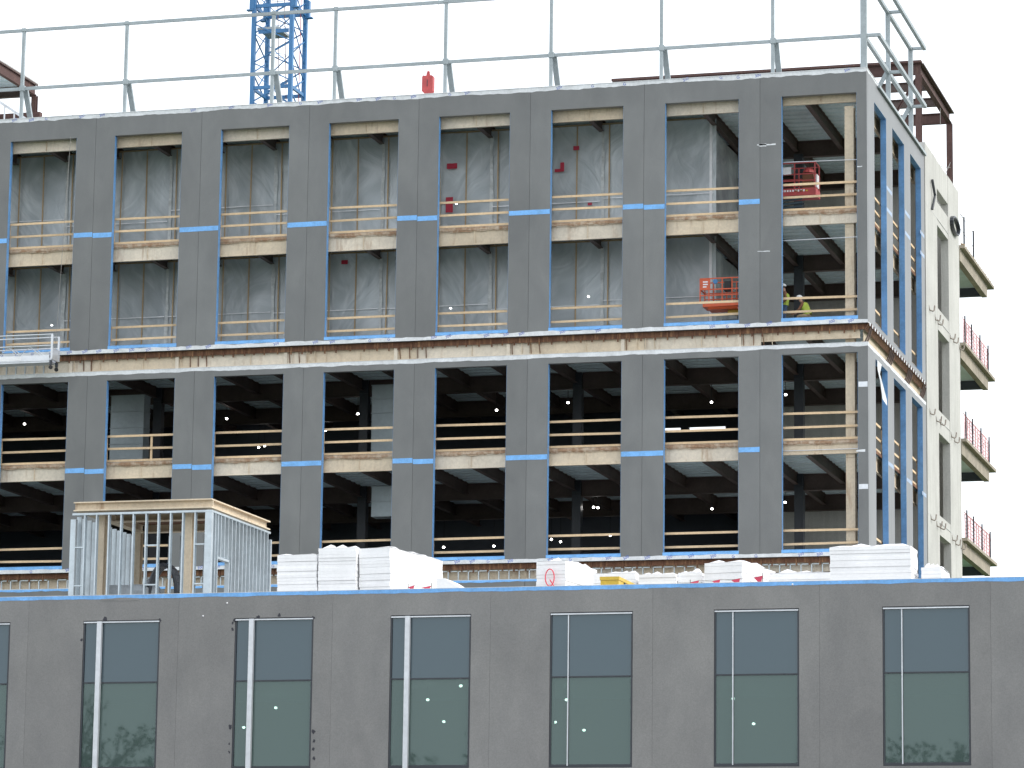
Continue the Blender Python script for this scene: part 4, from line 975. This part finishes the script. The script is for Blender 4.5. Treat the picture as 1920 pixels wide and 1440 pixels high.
m.box(a.x, a.x+.25, -32.8, -31.4, RZ, a.z); m.quad((a.x+.25, -32.8, a.z), (b.x, -32.8, b.z), (b.x, -31.4, b.z), (a.x+.25, -31.4, a.z)); m.quad((a.x+.25, -32.8, RZ), (b.x, -32.8, RZ), (b.x, -32.8, b.z), (a.x+.25, -32.8, a.z))
tag(m.build('foam_offcuts', 'foam'), 'sloping pile of white foam offcuts beside the long sided stack', 'foam')
# sprayed letter Q
c = atY(1031, 1083, -33.46); m = M(); N = 22
pts = [(c.x+.135*math.cos(2*math.pi*i/N+1.6), c.z+.25*math.sin(2*math.pi*i/N+1.6)) for i in range(N+1)]
Yq = -33.47
for k, (p, q) in enumerate(zip(pts, pts[1:])): m.bar((p[0], Yq, p[1]), (q[0], Yq, q[1]), .006, .034, (0, 1, 0)) if False else m.tube((p[0], Yq, p[1]), (q[0], Yq, q[1]), .017, 6)
m.tube((c.x+.0, Yq, c.z-.06), (c.x+.16, Yq, c.z-.30), .017, 6)
tag(m.build('letter_q', 'pinkpaint'), 'red letter Q sprayed on a white foam board stack', 'lettering')
# yellow box
c0_ = atY(1126, 1085, -35.6); zt2 = atY(1150, 1081, -35.6).z; xe = atY(1160, 1085, -35.6).x
yb = thing('gang_box', 'yellow steel job site box behind the low parapet', 'tool box', (c0_.x+.4, -35, RZ))
M().box(c0_.x, xe, -35.6, -33.6, RZ, zt2-.10).build('body', 'yellow', yb); M().box(c0_.x-.02, xe+.02, -35.62, -33.58, zt2-.097, zt2).build('lid', 'yellow', yb)
for y in (-35.0, -34.4): M().box(xe+.001, xe+.03, y, y+.12, zt2-.2, zt2-.11).build('latch', 'darkmetal', yb)
# pennants
def pennant_line(label, spots, Y):
    P = thing('pennant_line', label, 'pennants', (atY(spots[0][0], 1090, Y).x, Y, RZ)); pts = []
    for px, py_, w, h in spots:
        c = atY(px, py_, Y); pts.append((c.x, Y, c.z)); pts.append((c.x+w, Y, c.z+.05))
        M().quad((c.x, Y-.004, c.z), (c.x+w, Y-.004, c.z+.05), (c.x+w*.85, Y-.05, c.z-h)).build('pennant', 'redcloth', P)
    M().poly(pts, .006, 4).build('cord', 'cable', P)
    for q in (pts[0], pts[-1]): M().tube((q[0], Y+.012, RZ), (q[0], Y+.012, q[2]+.08), .014, 6).build('stake', 'cable', P)
    return P
pennant_line('red pennants on a cord in front of the rumpled white stack', [(1294, 1092, .26, .10), (1335, 1090, .24, .14), (1371, 1088, .26, .16), (1413, 1083, .26, .22)], -35.9)
pennant_line('red pennant scraps below the long sided white stack', [(765, 1101, .2, .12), (790, 1102, .3, .06)], -35.9)
# ================================================================== TREES across the street (seen only as reflections)
def make_tree(seed, H):
    rr = random.Random(seed); wood = M(); leaf = M()
    def grow(p, d, L, r, lv):
        q = p+d*L; wood.sweep(p, q, [(r*math.cos(i*1.2566), r*math.sin(i*1.2566)) for i in range(5)])
        if lv >= 2:
            for _ in range(9):
                c = p+(q-p)*rr.random()+Vector((rr.gauss(0, .25), rr.gauss(0, .25), rr.gauss(0, .2))); s = rr.uniform(.10, .2)
                a = Vector((rr.gauss(0, 1), rr.gauss(0, 1), rr.gauss(0, 1))).normalized()*s; b = a.orthogonal().normalized()*s*.6
                leaf.quad(c-a, c+b, c+a, c-b)
        if lv < 5:
            for _ in range(3 if lv < 4 else 2):
                nd = (d+Vector((rr.gauss(0, .5), rr.gauss(0, .5), rr.gauss(.1, .3)))).normalized(); grow(q, nd, L*rr.uniform(.6, .85), r*.6, lv+1)
    grow(Vector((0, 0, 0)), Vector((0, 0, 1)), H*.27, H*.018, 0); return wood, leaf
for i, (x, y, H, lab) in enumerate([(-42, -97, 15.5, 'bare limbed tree beside the road'), (-27, -100, 14.5, 'slender leafy tree beside the pavement'), (-3.5, -97, 15.5, 'bushy green tree across from the low block'), (-8.5, -101, 15, 'leafy tree behind the bushy tree')]):
    w_, l_ = make_tree(11+i, H); t = thing('street_tree', lab, 'tree', (x, y, 0), 'trees along the road')
    for mm_ in (w_, l_): mm_.v = [(a+x, b+y, c) for a, b, c in mm_.v]
    w_.build('trunk', 'bark', t); tag(l_.build('crown', 'leaf', t), kind='stuff')
